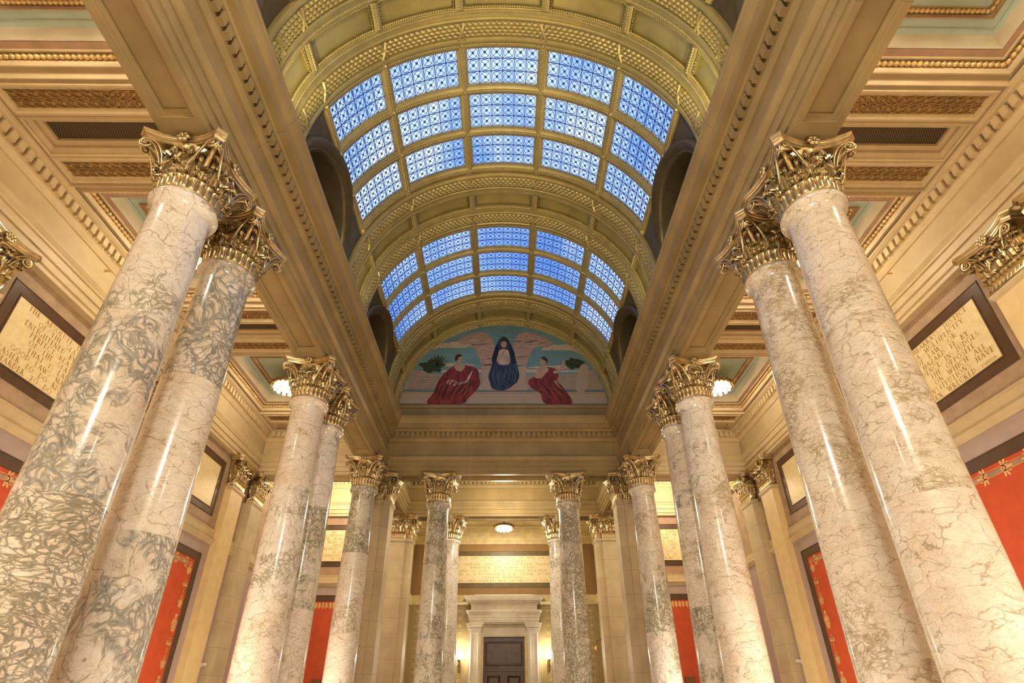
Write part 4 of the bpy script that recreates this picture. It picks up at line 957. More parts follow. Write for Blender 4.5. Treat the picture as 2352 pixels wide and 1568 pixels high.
for s, nm in ((-1, 'left'), (1, 'right')):
    # left wall: reading direction runs with +Y on the left wall, with -Y on the right wall
    for k, yc in enumerate(ABAY[1:]):
        U = (0, 1, 0) if s < 0 else (0, -1, 0); N = (-s, 0, 0)
        hw = 1.49
        yo = yc-hw if s < 0 else yc+hw
        if k == 0:
            lb = 'gold inscription tablet in a brown frame on the %s aisle wall, nearest the camera' % nm
        else: lb = 'gold tablet in a brown frame on the %s aisle wall beside the tall far pilaster' % nm
        r, P = framed('inscription_tablet', lb, 'inscription', (s*WX, yo, 5.68), U, (0, 0, 1), N, 2*hw, 1.94, .255, GOLDP)
        T_ = texts[(s, k)]
        if T_: inscription(r, P, 2*hw-.51, 1.43, T_, .116, .157, .025, .20, 1.15, sx=None if k == 0 else 1.1)
        if k == 0 and s > 0: mb = MB(); text_line(mb, 'JOHNSON.', P, .062, 2*hw-.51-.47, .035, .12); mb.build('attribution', LETT, r)
        r, P = framed('painted_wall_panel', 'tall red wall panel in a dark brown frame, %s %s aisle wall' % ('near bay of the' if k == 0 else 'far bay of the', nm), 'panel', (s*WX, yo, -1.2), U, (0, 0, 1), N, 2*hw, 5.65, .27, RED)
        mb = MB(); Wd, Hd = 2*hw-.54, 5.65-.54
        def blob(pts, P=P): mb.add([P(*p) for p in pts], [tuple(range(len(pts)))])
        def fan(cx, cy, r0, a0, n=7, spread=150, hgt=1.):
            r0 *= 1.38
            for q in range(n):
                a = math.radians(a0-spread/2+spread*q/(n-1)); L = r0*(1 if q == n//2 else .82+.1*(q % 2)); dx, dy = cos(a), sin(a)
                blob([(cx, cy), (cx+dx*L*.45-dy*r0*.10, cy+dy*L*.45+dx*r0*.10), (cx+dx*L*.82-dy*r0*.12, cy+dy*L*.82+dx*r0*.12), (cx+dx*L, cy+dy*L), (cx+dx*L*.82+dy*r0*.12, cy+dy*L*.82-dx*r0*.12), (cx+dx*L*.45+dy*r0*.10, cy+dy*L*.45-dx*r0*.10)])
        def ring(cx, cy, r0, w):
            for q in range(12):
                a, b = q*PI/6, (q+1)*PI/6; blob([(cx+r0*cos(a), cy+r0*sin(a)), (cx+r0*cos(b), cy+r0*sin(b)), (cx+(r0-w)*cos(b), cy+(r0-w)*sin(b)), (cx+(r0-w)*cos(a), cy+(r0-w)*sin(a))])
        for xx in (.17, Wd-.17):
            y = Hd-.38; q = 0
            ring(xx, Hd-.17, .075, .02); ring(xx, Hd-.17, .045, .015)
            while y > .1:
                t = q % 7
                if t in (0, 4): fan(xx, y, .12, 90); fan(xx, y, .10, -90); y -= .27
                elif t == 1:
                    for e in range(3): blob([(xx-.05, y-e*.05), (xx+.05, y-e*.05), (xx+.035, y-e*.05-.025), (xx-.035, y-e*.05-.025)])
                    y -= .19
                elif t == 2: fan(xx, y-.04, .15, 90, 5, 100); blob([(xx-.02, y), (xx+.02, y), (xx+.012, y-.22), (xx-.012, y-.22)]); y -= .27
                elif t == 3: ring(xx, y-.03, .05, .02); fan(xx, y-.14, .08, 90, 5, 120); y -= .24
                elif t == 5:
                    for sg in (-1, 1): blob([(xx, y), (xx+sg*.075, y-.04), (xx+sg*.02, y-.13), (xx, y-.10)])
                    y -= .17
                else: fan(xx, y-.1, .13, 90, 9, 210); y -= .24
                q += 1
        for cx, aa in ((.40, 0), (Wd*.5-.22, 180), (Wd*.5+.22, 0), (Wd-.40, 180)): fan(cx, Hd-.16, .155, aa, 7, 190); ring(cx, Hd-.16, .06, .02)
        for yy in (Hd-.10, Hd-.22): blob([(.3, yy), (Wd-.3, yy), (Wd-.3, yy+.012), (.3, yy+.012)])
        mb.build('stencil_border', STEN, r)
        m2 = MB(); m2.add([P(.3, Hd-.205), P(Wd-.3, Hd-.205), P(Wd-.3, Hd-.115), P(.3, Hd-.115)], [(0, 1, 2, 3)]); o = m2.build('border_band', PINKB, r); o.location = (-s*-.002, 0, 0)

    # end wall of the aisle
    cx = s*7.46; U = (1, 0, 0); hw = 1.75
    tx = ['THE SCIENCE', 'JURISPRUDENCE', 'THE HUMAN', 'WITH ALL ITS', 'DEFECTS', 'REDUNDANCES', 'IS THE', 'COLLECTED', 'OF AGES'] if s < 0 else \
         ['A SCIENCE', 'EMPLOYS IN', 'THEORY', 'NOBLEST FAC', 'THE SOUL', 'EXERTS IN', 'PRACTICE', 'CARDINAL VI', 'HEART.']
    xt = [.955, .513, .682, .886, 1.145, .309, 1.189, .673, 1.115] if s < 0 else [1.284, 1.073, 1.088, .806, 1.181, 1.078, 1.059, .833, 1.301]
    r, P = framed('inscription_tablet', 'gold inscription tablet seen between the columns at the far end of the %s aisle' % nm, 'inscription', (cx-hw, YW, 5.68), U, (0, 0, 1), (0, -1, 0), 2*hw, 1.94, .255, GOLDP)
    inscription(r, P, 2*hw-.51, 1.43, tx, .105, .152, .05, .14, 1.25, xs=xt, sx=1.13)
    r, P = framed('painted_wall_panel', 'red wall panel with gold palmettes at the far end of the %s aisle' % nm, 'panel', (cx-hw, YW, -1.2), U, (0, 0, 1), (0, -1, 0), 2*hw, 5.65, .27, RED)
    mb = MB(); Wd, Hd = 2*hw-.54, 5.11
    for q in range(9):
        cx_ = .25+q*(Wd-.5)/8
        for sg in (-1, 1):
            for e in range(5):
                a = math.radians(90-90*sg+(-60+30*e)); L = .13
                L = .19; dx, dy = cos(a), sin(a); mb.add([P(cx_+sg*.02, Hd-.16), P(cx_+dx*L*.55-dy*.03, Hd-.16+dy*L*.55+dx*.03), P(cx_+dx*L, Hd-.16+dy*L), P(cx_+dx*L*.55+dy*.03, Hd-.16+dy*L*.55-dx*.03)], [(0, 1, 2, 3)])
    mb.build('stencil_border', STEN, r)
    c = MB().box(s*7.62-.17, s*7.62+.17, YW-.10, YW, .55, 1.10); c.box(s*7.62-.20, s*7.62+.20, YW-.13, YW, 1.08, 1.12); c = c.build('dark_wall_box', BRONZE); tag(c, 'dark box with moulded top fixed low on the %s red end panel' % nm, 'wall box')
# central tablet over the doorway
hw = 4.30
r, P = framed('inscription_tablet', 'long gold inscription tablet over the central doorway, lit by the ceiling lamp', 'inscription', (-hw, 28.7, 5.68), (1, 0, 0), (0, 0, 1), (0, -1, 0), 2*hw, 1.94, .255, GOLDP, fmat=plain('paint_dark_olive', (.17, .12, .04), .45))
inscription(r, P, 2*hw-.51, 1.43, ['JUSTICE IS THE GREAT INTEREST OF MAN ON EARTH.', 'IT IS THE LIGAMENT', 'WHICH HOLDS CIVILIZED BEINGS AND CIVILIZED NATIONS TOGETHER.', 'WHEREVER HER TEMPLE STANDS,', 'AND SO LONG AS IT IS DULY HONORED,',
    'THERE IS A FOUNDATION FOR SOCIAL SECURITY,', 'GENERAL HAPPINESS,', 'AND THE IMPROVEMENT AND PROGRESS OF OUR RACE.'], .105, .174, .05, .22, 1.15, sx=None)

# ------------------------------------------------------------------ mural (generic allegory) and side lunettes
def mfit(p):                                 # stretch the composition upwards and keep it inside the arch
    x, z = p; z = z if z < 0 else (.16+1.19*z if z > .02 else .16*z/.02); r = math.hypot(x, z)
    return (x*4.34/r, z*4.34/r) if r > 4.34 else (x, z)
def shape(mb, pts, y, k, smooth=True):
    if smooth:
        n = len(pts); q = []
        for i in range(n):
            p0, p1, p2, p3 = (Vector(pts[(i+j) % n]) for j in (-1, 0, 1, 2))
            for t in (0, .25, .5, .75): q.append(.5*((2*p1)+(p2-p0)*t+(2*p0-5*p1+4*p2-p3)*t*t+(3*p1-p0-3*p2+p3)*t**3))
        pts = q
    pts = [mfit(p) for p in pts]
    mb.k = k; mb.add([(p[0], -y, p[1]) for p in pts], [tuple(range(len(pts)))]); mb.k = 0
def paint(name, c, var=.2, sc=3., stretch=(1, 1, 1)):
    g = NT(name); v = g.n('Mapping', Vector=g.coord(), Scale=stretch).outputs[0]
    f = g.rng(g.noise(v, sc, 5, .6), .32, .68); return g.fin(g.mix(f, tuple(x*(1-var) for x in c), tuple(min(1, x*(1+var)) for x in c)), .6)
MU = [paint('mural_sky', (.17, .33, .34), .18, .8, (1, 1, 2)), paint('mural_cloud', (.60, .50, .36), .15), paint('mural_terrace', (.42, .33, .24), .10), paint('mural_terrace_light', (.48, .39, .29), .06),
      paint('mural_blue_robe', (.030, .055, .105), .6, 2.2, (2.2, 1, .6)), paint('mural_red_robe', (.22, .03, .026), .5, 2.2, (1.8, 1, .8)), paint('mural_flesh', (.50, .34, .22), .12), paint('mural_pink_cloud', (.46, .33, .25), .25, 6, (.6, 1, 2)),
      paint('mural_foliage', (.035, .055, .025), .5, 8), paint('mural_dark_line', (.12, .09, .06), .1), paint('mural_hair', (.05, .028, .02), .2),
      paint('mural_red_shadow', (.09, .010, .012), .2), paint('mural_red_light', (.36, .08, .055), .2), paint('mural_blue_shadow', (.010, .016, .035), .2), paint('mural_blue_light', (.07, .115, .19), .2)]
def mural():
    r = empty('painted_mural', (0, 18.93, VZ)); tag(r, 'semicircular mural of seated robed figures, blue centre and red sides', 'mural')
    mb = MB(); R = 4.36
    pts = [(R*cos(PI*k/60), R*sin(PI*k/60)) for k in range(61)]
    mb.add([(x, 0, z) for x, z in pts+[(-R, -.02), (R, -.02)]], [tuple(range(len(pts)+2))])
    for cx, cz, w in ((-2.35, 2.45, 1.0), (2.75, 2.35, 1.15)):
        for i in range(6):
            a = cx+w*(i/5-.5)*1.5; rr = .30*(1-abs(i/5-.5))*w; z = cz+(.06 if i % 2 else 0)
            shape(mb, [(a+rr*1.3*cos(t), z+rr*.85*abs(sin(t))) for t in [PI*k/8 for k in range(9)]], .002+.0012*i, 1, False)
    for x0, x1, z in ((-3.6, -1.2, 1.72), (1.0, 3.6, 1.62), (-4, 4, 1.45)): shape(mb, [(x0, z-.05), ((x0+x1)/2, z-.10), (x1, z-.04), ((x0+x1)/2, z+.05)], .003, 1)
    # terrace with curved end benches and steps
    def clip(x, z): return (x, z)
    shape(mb, [clip(-4.3, .66), clip(-4.0, 1.55), (-3.5, 1.38), (-3.0, 1.28), (-2.4, 1.25), (2.4, 1.25), (3.0, 1.28), (3.5, 1.38), clip(4.0, 1.55), clip(4.3, .66)], .004, 2, False)
    shape(mb, [clip(-4.5, .05), clip(-4.5, .62), clip(4.5, .62), clip(4.5, .05)], .006, 3, False)
    shape(mb, [clip(-4.5, .58), clip(-4.5, .62), clip(4.5, .62), clip(4.5, .58)], .008, 9, False)
    shape(mb, [clip(-4.5, .50), clip(-4.5, .51), clip(4.5, .51), clip(4.5, .50)], .008, 9, False)
    shape(mb, [(-4.5, .0), (-4.5, .03), (4.5, .03), (4.5, .0)], .008, 1, False)
    shape(mb, [(-4.5, .02), (-4.5, .035), (4.5, .035), (4.5, .02)], .009, 9, False)
    for cx, cz, w in ((-3.1, 1.62, .50), (3.05, 1.75, .42)):
        shape(mb, [(cx+w*(1+.22*sin(5*t))*cos(t), cz+w*.55*(1+.15*cos(7*t))*sin(t)) for t in [2*PI*k/26 for k in range(26)]], .009, 8)
        for k in range(8):
            a = math.radians(20+k*18); L = w*1.1
            if cx < 0: shape(mb, [(cx+.25, cz), (cx+.25+L*.6*cos(a)+.05, cz+L*.6*sin(a)), (cx+.25+L*cos(a), cz+L*sin(a)*.9), (cx+.25+L*.6*cos(a)-.05, cz+L*.55*sin(a))], .0095, 8)
    shape(mb, [(3.05, .63), (3.28, 1.55), (3.52, 1.72), (3.68, 1.5), (3.50, .63)], .010, 3)
    # soft rosy clouds behind the central figure
    for sg in (-1, 1):
        shape(mb, [(sg*.30, 1.3), (sg*.42, 2.6), (sg*.75, 3.12), (sg*1.3, 3.15), (sg*1.9, 2.9), (sg*2.2, 2.62), (sg*1.8, 2.50), (sg*1.35, 2.45), (sg*1.05, 1.9), (sg*.9, 1.45)], .005, 7)
    # stone seat and central figure in blue
    shape(mb, [(-1.0, .62), (-.86, .95), (-.98, 1.35), (-.8, 1.52), (.8, 1.52), (.98, 1.35), (.86, .95), (1.0, .62)], .011, 3)
    shape(mb, [(-.50, 1.75), (-.66, 1.2), (-.60, .95), (-.48, .66), (-.10, .58), (.20, .66), (.48, .88), (.66, 1.15), (.62, 1.55), (.50, 2.0), (.42, 2.35), (.22, 2.80), (0, 2.98), (-.22, 2.82), (-.42, 2.35)], .013, 4)
    shape(mb, [(-.24, 1.75), (-.27, 2.10), (-.20, 2.32), (0, 2.40), (.20, 2.32), (.27, 2.10), (.24, 1.75), (0, 1.68)], .014, 1)
    shape(mb, [(-.24, 1.80), (-.33, 1.95), (-.22, 2.08), (.02, 2.36), (.09, 2.34), (-.08, 2.02)], .0142, 6); shape(mb, [(.20, 1.78), (.27, 2.0), (.23, 2.1), (.12, 1.9)], .0142, 6)
    for q in range(5): shape(mb, [(-.10+q*.07, 1.80), (-.07+q*.06, 2.05), (-.05+q*.05, 2.26), (-.08+q*.06, 2.05)], .0145, 9)
    shape(mb, [(-.52, 1.9), (-.42, 2.35), (-.26, 2.62), (-.22, 2.3), (-.32, 1.9), (-.42, 1.7)], .0146, 13); shape(mb, [(.52, 1.9), (.42, 2.35), (.26, 2.62), (.22, 2.3), (.32, 1.9), (.42, 1.7)], .0146, 13)
    shape(mb, [(.13*cos(t), 2.62+.17*sin(t)) for t in [2*PI*k/12 for k in range(12)]], .0145, 6)
    shape(mb, [(-.15, 2.62), (-.12, 2.82), (0, 2.88), (.12, 2.82), (.15, 2.62), (.09, 2.74), (-.09, 2.74)], .015, 10)
    shape(mb, [(.30, .72), (.52, .70), (.55, .62), (.30, .62)], .015, 6)
    # left figure in red
    shape(mb, [(-3.15, .04), (-2.95, .5), (-2.75, 1.05), (-2.35, 1.5), (-1.95, 1.72), (-1.55, 1.65), (-1.15, 1.5), (-1.05, 1.15), (-1.0, .85), (-1.2, .55), (-1.5, .25), (-1.75, .04)], .013, 5)
    shape(mb, [(-2.15, 1.72), (-2.05, 1.45), (-1.8, 1.42), (-1.68, 1.72)], .014, 6); shape(mb, [(-1.95+.14*cos(t), 1.93+.17*sin(t)) for t in [2*PI*k/12 for k in range(12)]], .0145, 6)
    shape(mb, [(-2.14, 1.90), (-2.10, 2.10), (-1.95, 2.16), (-1.80, 2.08), (-1.95, 2.03), (-2.05, 1.85)], .015, 10)
    shape(mb, [(-2.45, .95), (-2.3, 1.05), (-1.95, .95), (-1.98, .88), (-2.35, .82)], .015, 6)
    shape(mb, [(-2.2, .82), (-1.62, 1.0), (-1.38, 1.42), (-1.34, 1.42), (-1.52, .92), (-2.1, .76)], .016, 1, False)
    # right figure in red
    shape(mb, [(1.75, .04), (1.55, .45), (1.15, .72), (1.05, 1.0), (1.35, 1.2), (1.4, 1.4), (1.75, 1.6), (2.25, 1.5), (2.35, 1.2), (2.3, 1.0), (2.6, .6), (2.85, .04)], .013, 5)
    shape(mb, [(1.32, 1.15), (1.45, 1.5), (1.7, 1.62), (1.95, 1.5), (1.75, 1.25), (1.6, 1.1)], .014, 6); shape(mb, [(1.72+.14*cos(t), 1.83+.17*sin(t)) for t in [2*PI*k/12 for k in range(12)]], .0145, 6)
    shape(mb, [(1.62, 1.98), (1.75, 2.05), (1.9, 1.95), (1.90, 1.75), (1.80, 1.88)], .015, 10)
    shape(mb, [(2.15, 1.42), (2.45, 1.55), (2.55, 1.85), (2.65, 1.92), (2.68, 1.82), (2.55, 1.45), (2.2, 1.30)], .014, 6)
    shape(mb, [(2.15, .95), (2.38, .68), (2.44, .72), (2.25, 1.0)], .015, 6)
    rnd = random.Random(5)
    def folds(outer, k, n, y):               # painted drapery folds fanning from the lap
        for i in range(n):
            (ax, az), (bx, bz) = outer[0], outer[1]; f = (i+.5)/n; g = min(1, max(0, f+(rnd.random()-.5)*.12))
            x0 = ax+(bx-ax)*f; x1 = outer[2]+(outer[3]-outer[2])*g; z1 = outer[4]+rnd.random()*.35; bow = (f-.5)*.25
            z0 = az+(bz-az)*f-rnd.random()*.25; w = .012+.020*rnd.random(); m = ((x0+x1)/2+bow, (z0+z1)/2)
            shape(mb, [(x0, z0), (m[0]+w, m[1]), (x1, z1), (m[0]-w, m[1])], y+i*.0003, k)
    folds(((-2.6, 1.25), (-1.2, 1.1), -2.95, -1.7, .10), 11, 22, .0165); folds(((-2.4, 1.2), (-1.3, 1.0), -2.8, -1.6, .12), 12, 14, .025)
    folds(((1.35, 1.1), (2.2, 1.0), 1.8, 2.75, .08), 11, 20, .0165); folds(((1.4, 1.1), (2.2, .95), 1.8, 2.7, .12), 12, 12, .025)
    folds(((-.5, 1.75), (.5, 1.7), -.45, .5, .74), 13, 20, .0165); folds(((-.45, 1.7), (.5, 1.6), -.4, .5, .80), 14, 12, .025)
    for sg in (-1, 1):                       # streaks in the rosy clouds
        for i in range(14):
            a = math.radians(10+i*9); x = sg*(.55+1.45*abs(cos(a))*rnd.random()); z = 2.45+.55*rnd.random() if abs(x) > 1.0 else 1.5+1.4*rnd.random()
            shape(mb, [(x-.25, z-.03), (x, z+.03), (x+.25, z+.02), (x, z-.01)], .0052+.0002*i, 1 if i % 2 else 9)
    for i in range(5): shape(mb, [(-3.9+i*.1, .66+i*.12), (-2.6, .70+i*.11), (-2.7, .705+i*.11), (-3.9+i*.1, .67+i*.12)], .0045, 9)
    mb.build('painting', MU, r)
    f = MB(); f.ext([(0, 4.36), (-.02, 4.37), (-.03, 4.42), (-.10, 4.44), (-.10, 4.47), (-.02, 4.52), (0, 4.6)], [(lambda a: (lambda dy, R: (R*sin(a), dy, R*cos(a))))(math.radians(-90+180*i/72)) for i in range(73)]); f.build('arched_frame', VGOLD, r, 35)
mural()
_p = [(4.56*cos(PI*k/32), 11+4.56*sin(PI*k/32)) for k in range(33)]+[(-4.56, 10.9), (4.56, 10.9)]
o = MB().grid([[(x, y, z) for x, z in _p] for y in (18.96, 19.1)], True, True).build('wall_lunette_back', DARK); struct(o, 'wall behind the semicircular mural', 'wall')
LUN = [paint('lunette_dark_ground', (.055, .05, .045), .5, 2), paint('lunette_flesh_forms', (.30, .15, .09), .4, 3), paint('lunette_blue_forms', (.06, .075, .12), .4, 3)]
for bi, yc in enumerate(BAYS):
    for s, nm in ((-1, 'left'), (1, 'right')):
        r = empty('lunette_painting', (s*4.80, yc-.12, 10.84)); tag(r, 'dark round-headed painting, %s %s' % (nm+' side', ['nearest bay, cut by the top of the view', 'middle bay', 'farthest bay'][bi]), 'painting', 'dark lunette paintings of the vault')
        mb = MB(); R = 1.53
        def sh(pts, d, k): mb.k = k; mb.add([(-s*d, p[0], p[1]) for p in pts], [tuple(range(len(pts)))]); mb.k = 0
        sh([(R*cos(PI*k/30), R*sin(PI*k/30)) for k in range(31)]+[(-R, -.6), (R, -.6)], 0, 0)
        random.seed(bi*3+s)
        for cx, w, k in ((-.55, .34, 1), (.45, .30, 1), (-.1, .5, 2), (.85, .25, 1), (-.95, .22, 2)):
            n = 18; hh = .55+random.random()*.35
            sh([(cx+w*(1+.25*sin(3*t+cx*5))*cos(t), .30+hh*(1+.12*cos(4*t))*sin(t)) for t in [2*PI*q/n for q in range(n)]], .004+.003*abs(cx), k)
            if k == 1: sh([(cx+.11*cos(t), .35+hh+.14*sin(t)) for t in [2*PI*q/10 for q in range(10)]], .010, 1)
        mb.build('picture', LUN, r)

# ------------------------------------------------------------------ doorway
r = empty('door_surround', (0, 28.695, 0)); tag(r, 'pale marble door surround with pilasters and double cornice', 'door surround')
D = .42
mb = MB()
for sg in (-1, 1):
    a, b = sorted((sg*1.16, sg*1.78)); mb.box(a, b, -D, 0, -1.6, 3.62)
mb.build('pilasters', JAMB, r)
for sg in (-1, 1):
    a, b = sorted((sg*1.16, sg*1.78)); m = MB().rings((a+.10, -D-.001, -1.2), (1, 0, 0), (0, 0, 1), (0, -1, 0), .42, 4.62, [(0, .0), (.02, .02), (.05, .02), (.07, -.02)]); m.build('pilaster_panel', JAMB, r)
    c = MB()
    for z0, z1, k in ((3.56, 3.62, .03), (3.64, 3.72, .05), (3.72, 3.80, .09), (3.80, 3.86, .12)): c.box(a-k, b+k, -D-k, 0, z0, z1)
    c.build('pilaster_cap', JAMB, r)
e = MB()
prof = [(0, 3.86), (.0, 3.98), (.03, 3.98), (.03, 4.12), (.05, 4.12), (.05, 4.26), (.08, 4.28), (.10, 4.36), (.15, 4.40), (.15, 4.48), (0, 4.49), (0, 4.74), (.05, 4.75), (.07, 4.82), (.14, 4.84), (.14, 4.90), (.24, 4.93), (.26, 5.00), (.33, 5.05), (.36, 5.13), (.36, 5.16), (0, 5.16)]
def wrap(prof, hw, dep):                      # profile wrapped round front and both returns
    e = MB(); e.grid([[(-hw-p, 0, z), (-hw-p, -dep-p, z), (hw+p, -dep-p, z), (hw+p, 0, z)] for p, z in prof]); return e
wrap(prof[:10], 1.78, D).build('architrave', JAMB, r, 20); wrap(prof[9:12], 1.70, D-.05).build('frieze', JAMB, r, 20)
wrap(prof[11:], 1.70, D-.05).build('cornice', JAMB, r, 20)
e = MB().box(-1.5, 1.5, -D-.1, 0, 5.16, 5.24); e.box(-1.78, 1.78, -D, 0, 3.84, 3.88); e.build('blocking_course', JAMB, r)
e = MB()
for i in range(44):
    x = -1.80+3.6*i/43; e.box(x-.022, x+.022, -D-.155, -D-.05, 4.85, 4.90)
for i in range(60): x = -1.88+3.76*i/59; e.xf(MB().lathe([(0, -.04), (.028, -.02), (.03, .01), (.015, .04)], 6), lambda v, x=x: (x+v.x, -D-.27+v.y, 5.03+v.z))
for i in range(56): x = -1.80+3.6*i/55; e.xf(MB().lathe([(0, -.02), (.02, -.01), (.02, .01), (.0, .02)], 6), lambda v, x=x: (x+v.x, -D-.115+v.y, 4.36+v.z))
e.build('carved_enrichment', JAMB, r)
mb = MB(); mb.box(-1.16, 1.16, -.10, 0, 3.24, 3.86); mb.rings((-1.10, -.10, 3.26), (1, 0, 0), (0, 0, 1), (0, -1, 0), 2.2, .52, [(0, .0), (.03, .015), (.05, -.0)], False); mb.build('lintel_panel', JAMB, r)
mb = MB()
for sg in (-1, 1): a, b = sorted((sg*1.04, sg*1.17)); mb.box(a, b, -.12, 0, -1.6, 3.24)
mb.build('inner_jambs', CREAMG, r)
r = empty('door_1', (0, 28.78, 0)); struct(r, 'dark brown double door with glazed panels', 'door')
mb = MB(); mb.box(-1.06, 1.04, 0, .06, -1.6, 3.26); mb.rings((-.96, 0, 1.92), (1, 0, 0), (0, 0, 1), (0, -1, 0), 1.9, 1.12, [(0, 0), (.03, .03), (.06, .03), (.12, -.02), (.20, -.02)]); mb.box(-1.0, .98, -.06, 0, 1.66, 1.80); mb.box(-1.0, .98, -.04, 0, .92, 1.0)
mb.build('transom_panel', DOORW, r, 20)
for x0, x1 in ((-1.0, -.02), (.0, .98)):
    d = MB(); d.rings((x0, 0, -1.5), (1, 0, 0), (0, 0, 1), (0, -1, 0), x1-x0, 3.14, [(0, 0), (0, .05), (.17, .05), (.20, .08), (.24, .05), (.28, .03)], False); d = d.build('door_leaf', DOORW, r, 20)
    g = MB().box(x0+.27, x1-.27, -.035, -.03, -1.2, 1.37).build('glass_panel', DOORG, d)
# stencilled olive panels either side of the door
for sg, nm in ((-1, 'left'), (1, 'right')):
    x0, x1 = sorted((sg*2.0, sg*4.75)); r = empty('stencilled_panel', ((x0), 28.7, -1.2)); tag(r, 'olive wall panel with a fine gold stencilled border, %s of the door' % nm, 'panel')
    w = x1-x0; h = 6.0; LN = plain('stencil_line_'+nm, (.62, .50, .24), .5)
    mb = MB()
    for i0, t in ((.12, .012), (.40, .012), (.47, .03)): mb.rings((0, -.003, 0), (1, 0, 0), (0, 0, 1), (0, -1, 0), w, h, [(i0, 0), (i0, .003), (i0+t, .003)], False)
    mb.build('border_lines', LN, r)
    mb = MB()
    def cell(cx, cz, k):
        q = .085
        if k % 2: 
            for a in range(4): an = a*PI/2+PI/4; mb.add([(cx+.02*cos(an+1.57), -.005, cz+.02*sin(an+1.57)), (cx+q*cos(an), -.005, cz+q*sin(an)), (cx-.02*cos(an+1.57), -.005, cz-.02*sin(an+1.57))], [(0, 1, 2)])
        else:
            n = 10; mb.grid([[(cx+rr*cos(2*PI*i/n), -.005, cz+rr*sin(2*PI*i/n)) for i in range(n)] for rr in (.085, .055)], True); mb.grid([[(cx+rr*cos(2*PI*i/n), -.005, cz+rr*sin(2*PI*i/n)) for i in range(n)] for rr in (.03, .001)], True)
    nz = int((h-.4)/.18)
    for i in range(nz):
        for cx in (.26, w-.26): cell(cx, .3+i*.18, i)
    for i in range(int((w-.7)/.18)+1): cell(.35+i*.18, h-.26, i+1)
    mb.build('border_ornament', LN, r)

# ------------------------------------------------------------------ lamps and small fittings
def chandelier_meshes():
    plate = MB(); n = 48
    rows = []
    for rr, z, sc in ((.02, .12, 0), (.10, .10, 0), (.16, .02, 0), (.30, .0, .02), (.44, -.02, .05), (.50, -.07, .06), (.46, -.12, .05), (.38, -.14, .02), (.20, -.16, 0), (.02, -.17, 0)):
        rows.append([((rr+sc*abs(sin(6*2*PI*i/n/1.0)))*cos(2*PI*i/n), (rr+sc*abs(sin(6*2*PI*i/n)))*sin(2*PI*i/n), z) for i in range(n)])
    plate.grid(rows, True); plate.lathe([(.03, .1), (.03, .45), (.12, .48), (.12, .5)], 12)
    gl = MB().lathe([(0, -.075), (.045, -.06), (.06, -.02), (.05, .02), (.02, .045)], 10)
    ce = MB().lathe([(0, -.12), (.12, -.10), (.20, -.05), (.24, .0), (.2, .02)], 24, (0, 0, -.20))
    dr = plate
    for k in range(24):
        a = k*PI/12; dr.tube([(.48*cos(a), .48*sin(a), -.10), (.50*cos(a), .50*sin(a), -.19)], .015, 5)
    return mk(plate, 'canopy', BRONZE, 40), mk(gl, 'bulb', BULB, 60), mk(ce, 'centre_bowl', BULB, 60)
CM = chandelier_meshes()
def chandelier(x, y, z, label, sc=1.):
    c = empty('ceiling_lamp', (x, y, z)); c.scale = (sc,)*3; tag(c, label, 'lamp', 'round ceiling lamps')
    inst('canopy', CM[0], c); inst('centre_bowl', CM[2], c)
    for k in range(12): inst('bulb', CM[1], c, (.36*cos(k*PI/6), .36*sin(k*PI/6), -.20))
for s, nm in ((-1, 'left'), (1, 'right')):
    chandelier(s*7.46, ABAY[0], 9.93, 'round ceiling lamp in the nearest coffer of the %s aisle, above the frame edge' % nm)
    chandelier(s*7.46, ABAY[1], 9.93, 'round ceiling lamp in the near coffer of the %s aisle, mostly hidden by the columns' % nm)
    chandelier(s*7.46, ABAY[2], 9.93, 'round blazing ceiling lamp with scalloped bronze rim beside the second %s columns' % nm)
chandelier(0, 26.4, 8.36, 'glowing round ceiling lamp in the far vestibule above the long inscription')
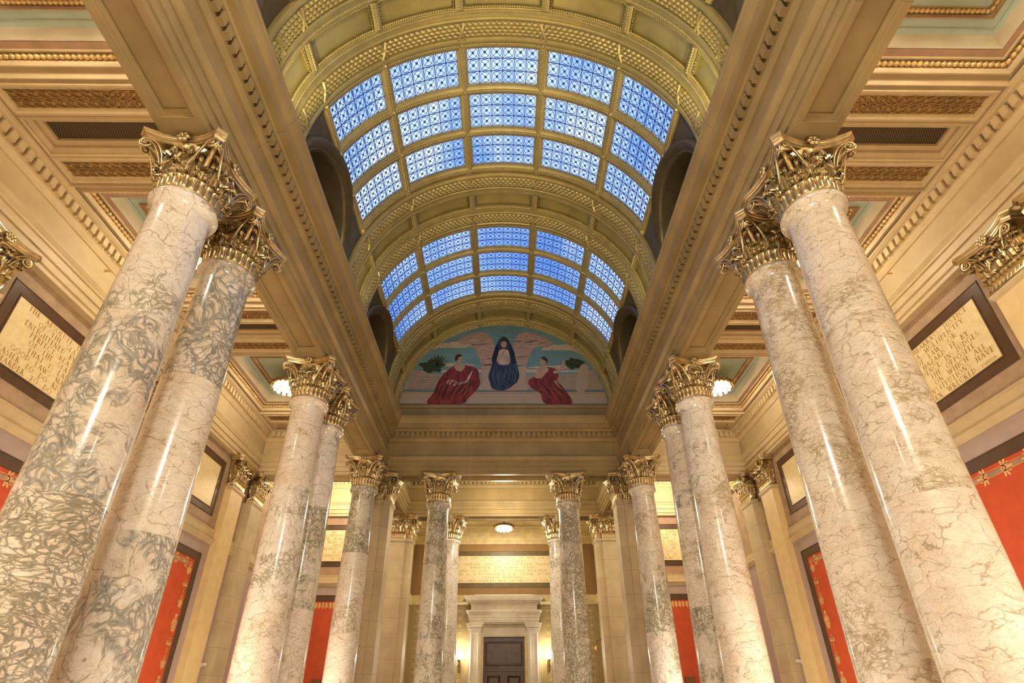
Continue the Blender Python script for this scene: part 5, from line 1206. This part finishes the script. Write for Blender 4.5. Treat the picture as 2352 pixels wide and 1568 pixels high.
for s, nm in ((-1, 'left'), (1, 'right')):
    c = empty('wall_sconce', (s*2.22, 28.7, 2.35)); tag(c, 'glowing glass wall sconce %s of the doorway, half hidden by a column' % nm, 'sconce')
    MB().lathe([(.0, .0), (.07, .02), (.09, .10), (.05, .16)], 14, (0, -.30, -.28)).build('cup', BRONZE, c, 40)
    MB().tube([(0, 0, -.45), (0, -.15, -.48), (0, -.28, -.42), (0, -.30, -.26)], .022, 8).build('arm', BRONZE, c, 40)
    MB().lathe([(.0, -.0), (.10, -.03), (.14, .10), (.13, .24), (.07, .34), (0, .36)], 18, (0, -.30, -.12)).build('glass_shade', BULB2, c, 50)
    MB().box(-.07, .07, -.02, 0, -.75, -.15).build('back_plate', BRONZE, c)
    c = empty('security_camera', (s*9.50, 18.42, 1.30)); tag(c, 'small white security camera between the pilasters on the %s aisle wall' % nm, 'camera')
    MB().box(-.07, .07, -.05, .05, -.02, .06).build('housing', WHITEP, c); MB().tube([(0, 0, 0), (s*.1, 0, -.05), (s*.15, 0, -.12)], .02, 8).build('bracket', WHITEP, c, 40)
    c = empty('sprinkler_head', (s*9.47, 9.43, 9.27)); tag(c, 'tiny brass sprinkler head on the %s aisle frieze' % nm, 'sprinkler')
    MB().tube([(0, 0, 0), (-s*.09, 0, 0)], .02, 8).build('pipe', GILTD, c, 40); MB().lathe([(0, -.03), (.035, -.02), (.012, 0), (.012, .03)], 10, (-s*.09, 0, 0)).build('deflector', GILTD, c, 40)
c = empty('gooseneck_fitting', (4.72, 28.1, 2.72)); tag(c, 'small bronze gooseneck fitting with a rounded bulb on the right vestibule jamb', 'fitting')
MB().tube([(.28, 0, .18), (.15, -.02, .30), (0, -.04, .30), (-.12, -.05, .22), (-.14, -.05, .08)], .022, 8).build('arm', BRONZE, c, 50)
MB().lathe([(0, -.24), (.06, -.21), (.11, -.12), (.11, -.03), (.06, .05), (.02, .08)], 16, (-.14, -.05, 0)).build('bulb_housing', GILTD, c, 50)

# ------------------------------------------------------------------ lift everything onto the floor
for o in bpy.data.objects:
    if o.parent is None and o.type in ('MESH', 'EMPTY'): o.location.z += FL
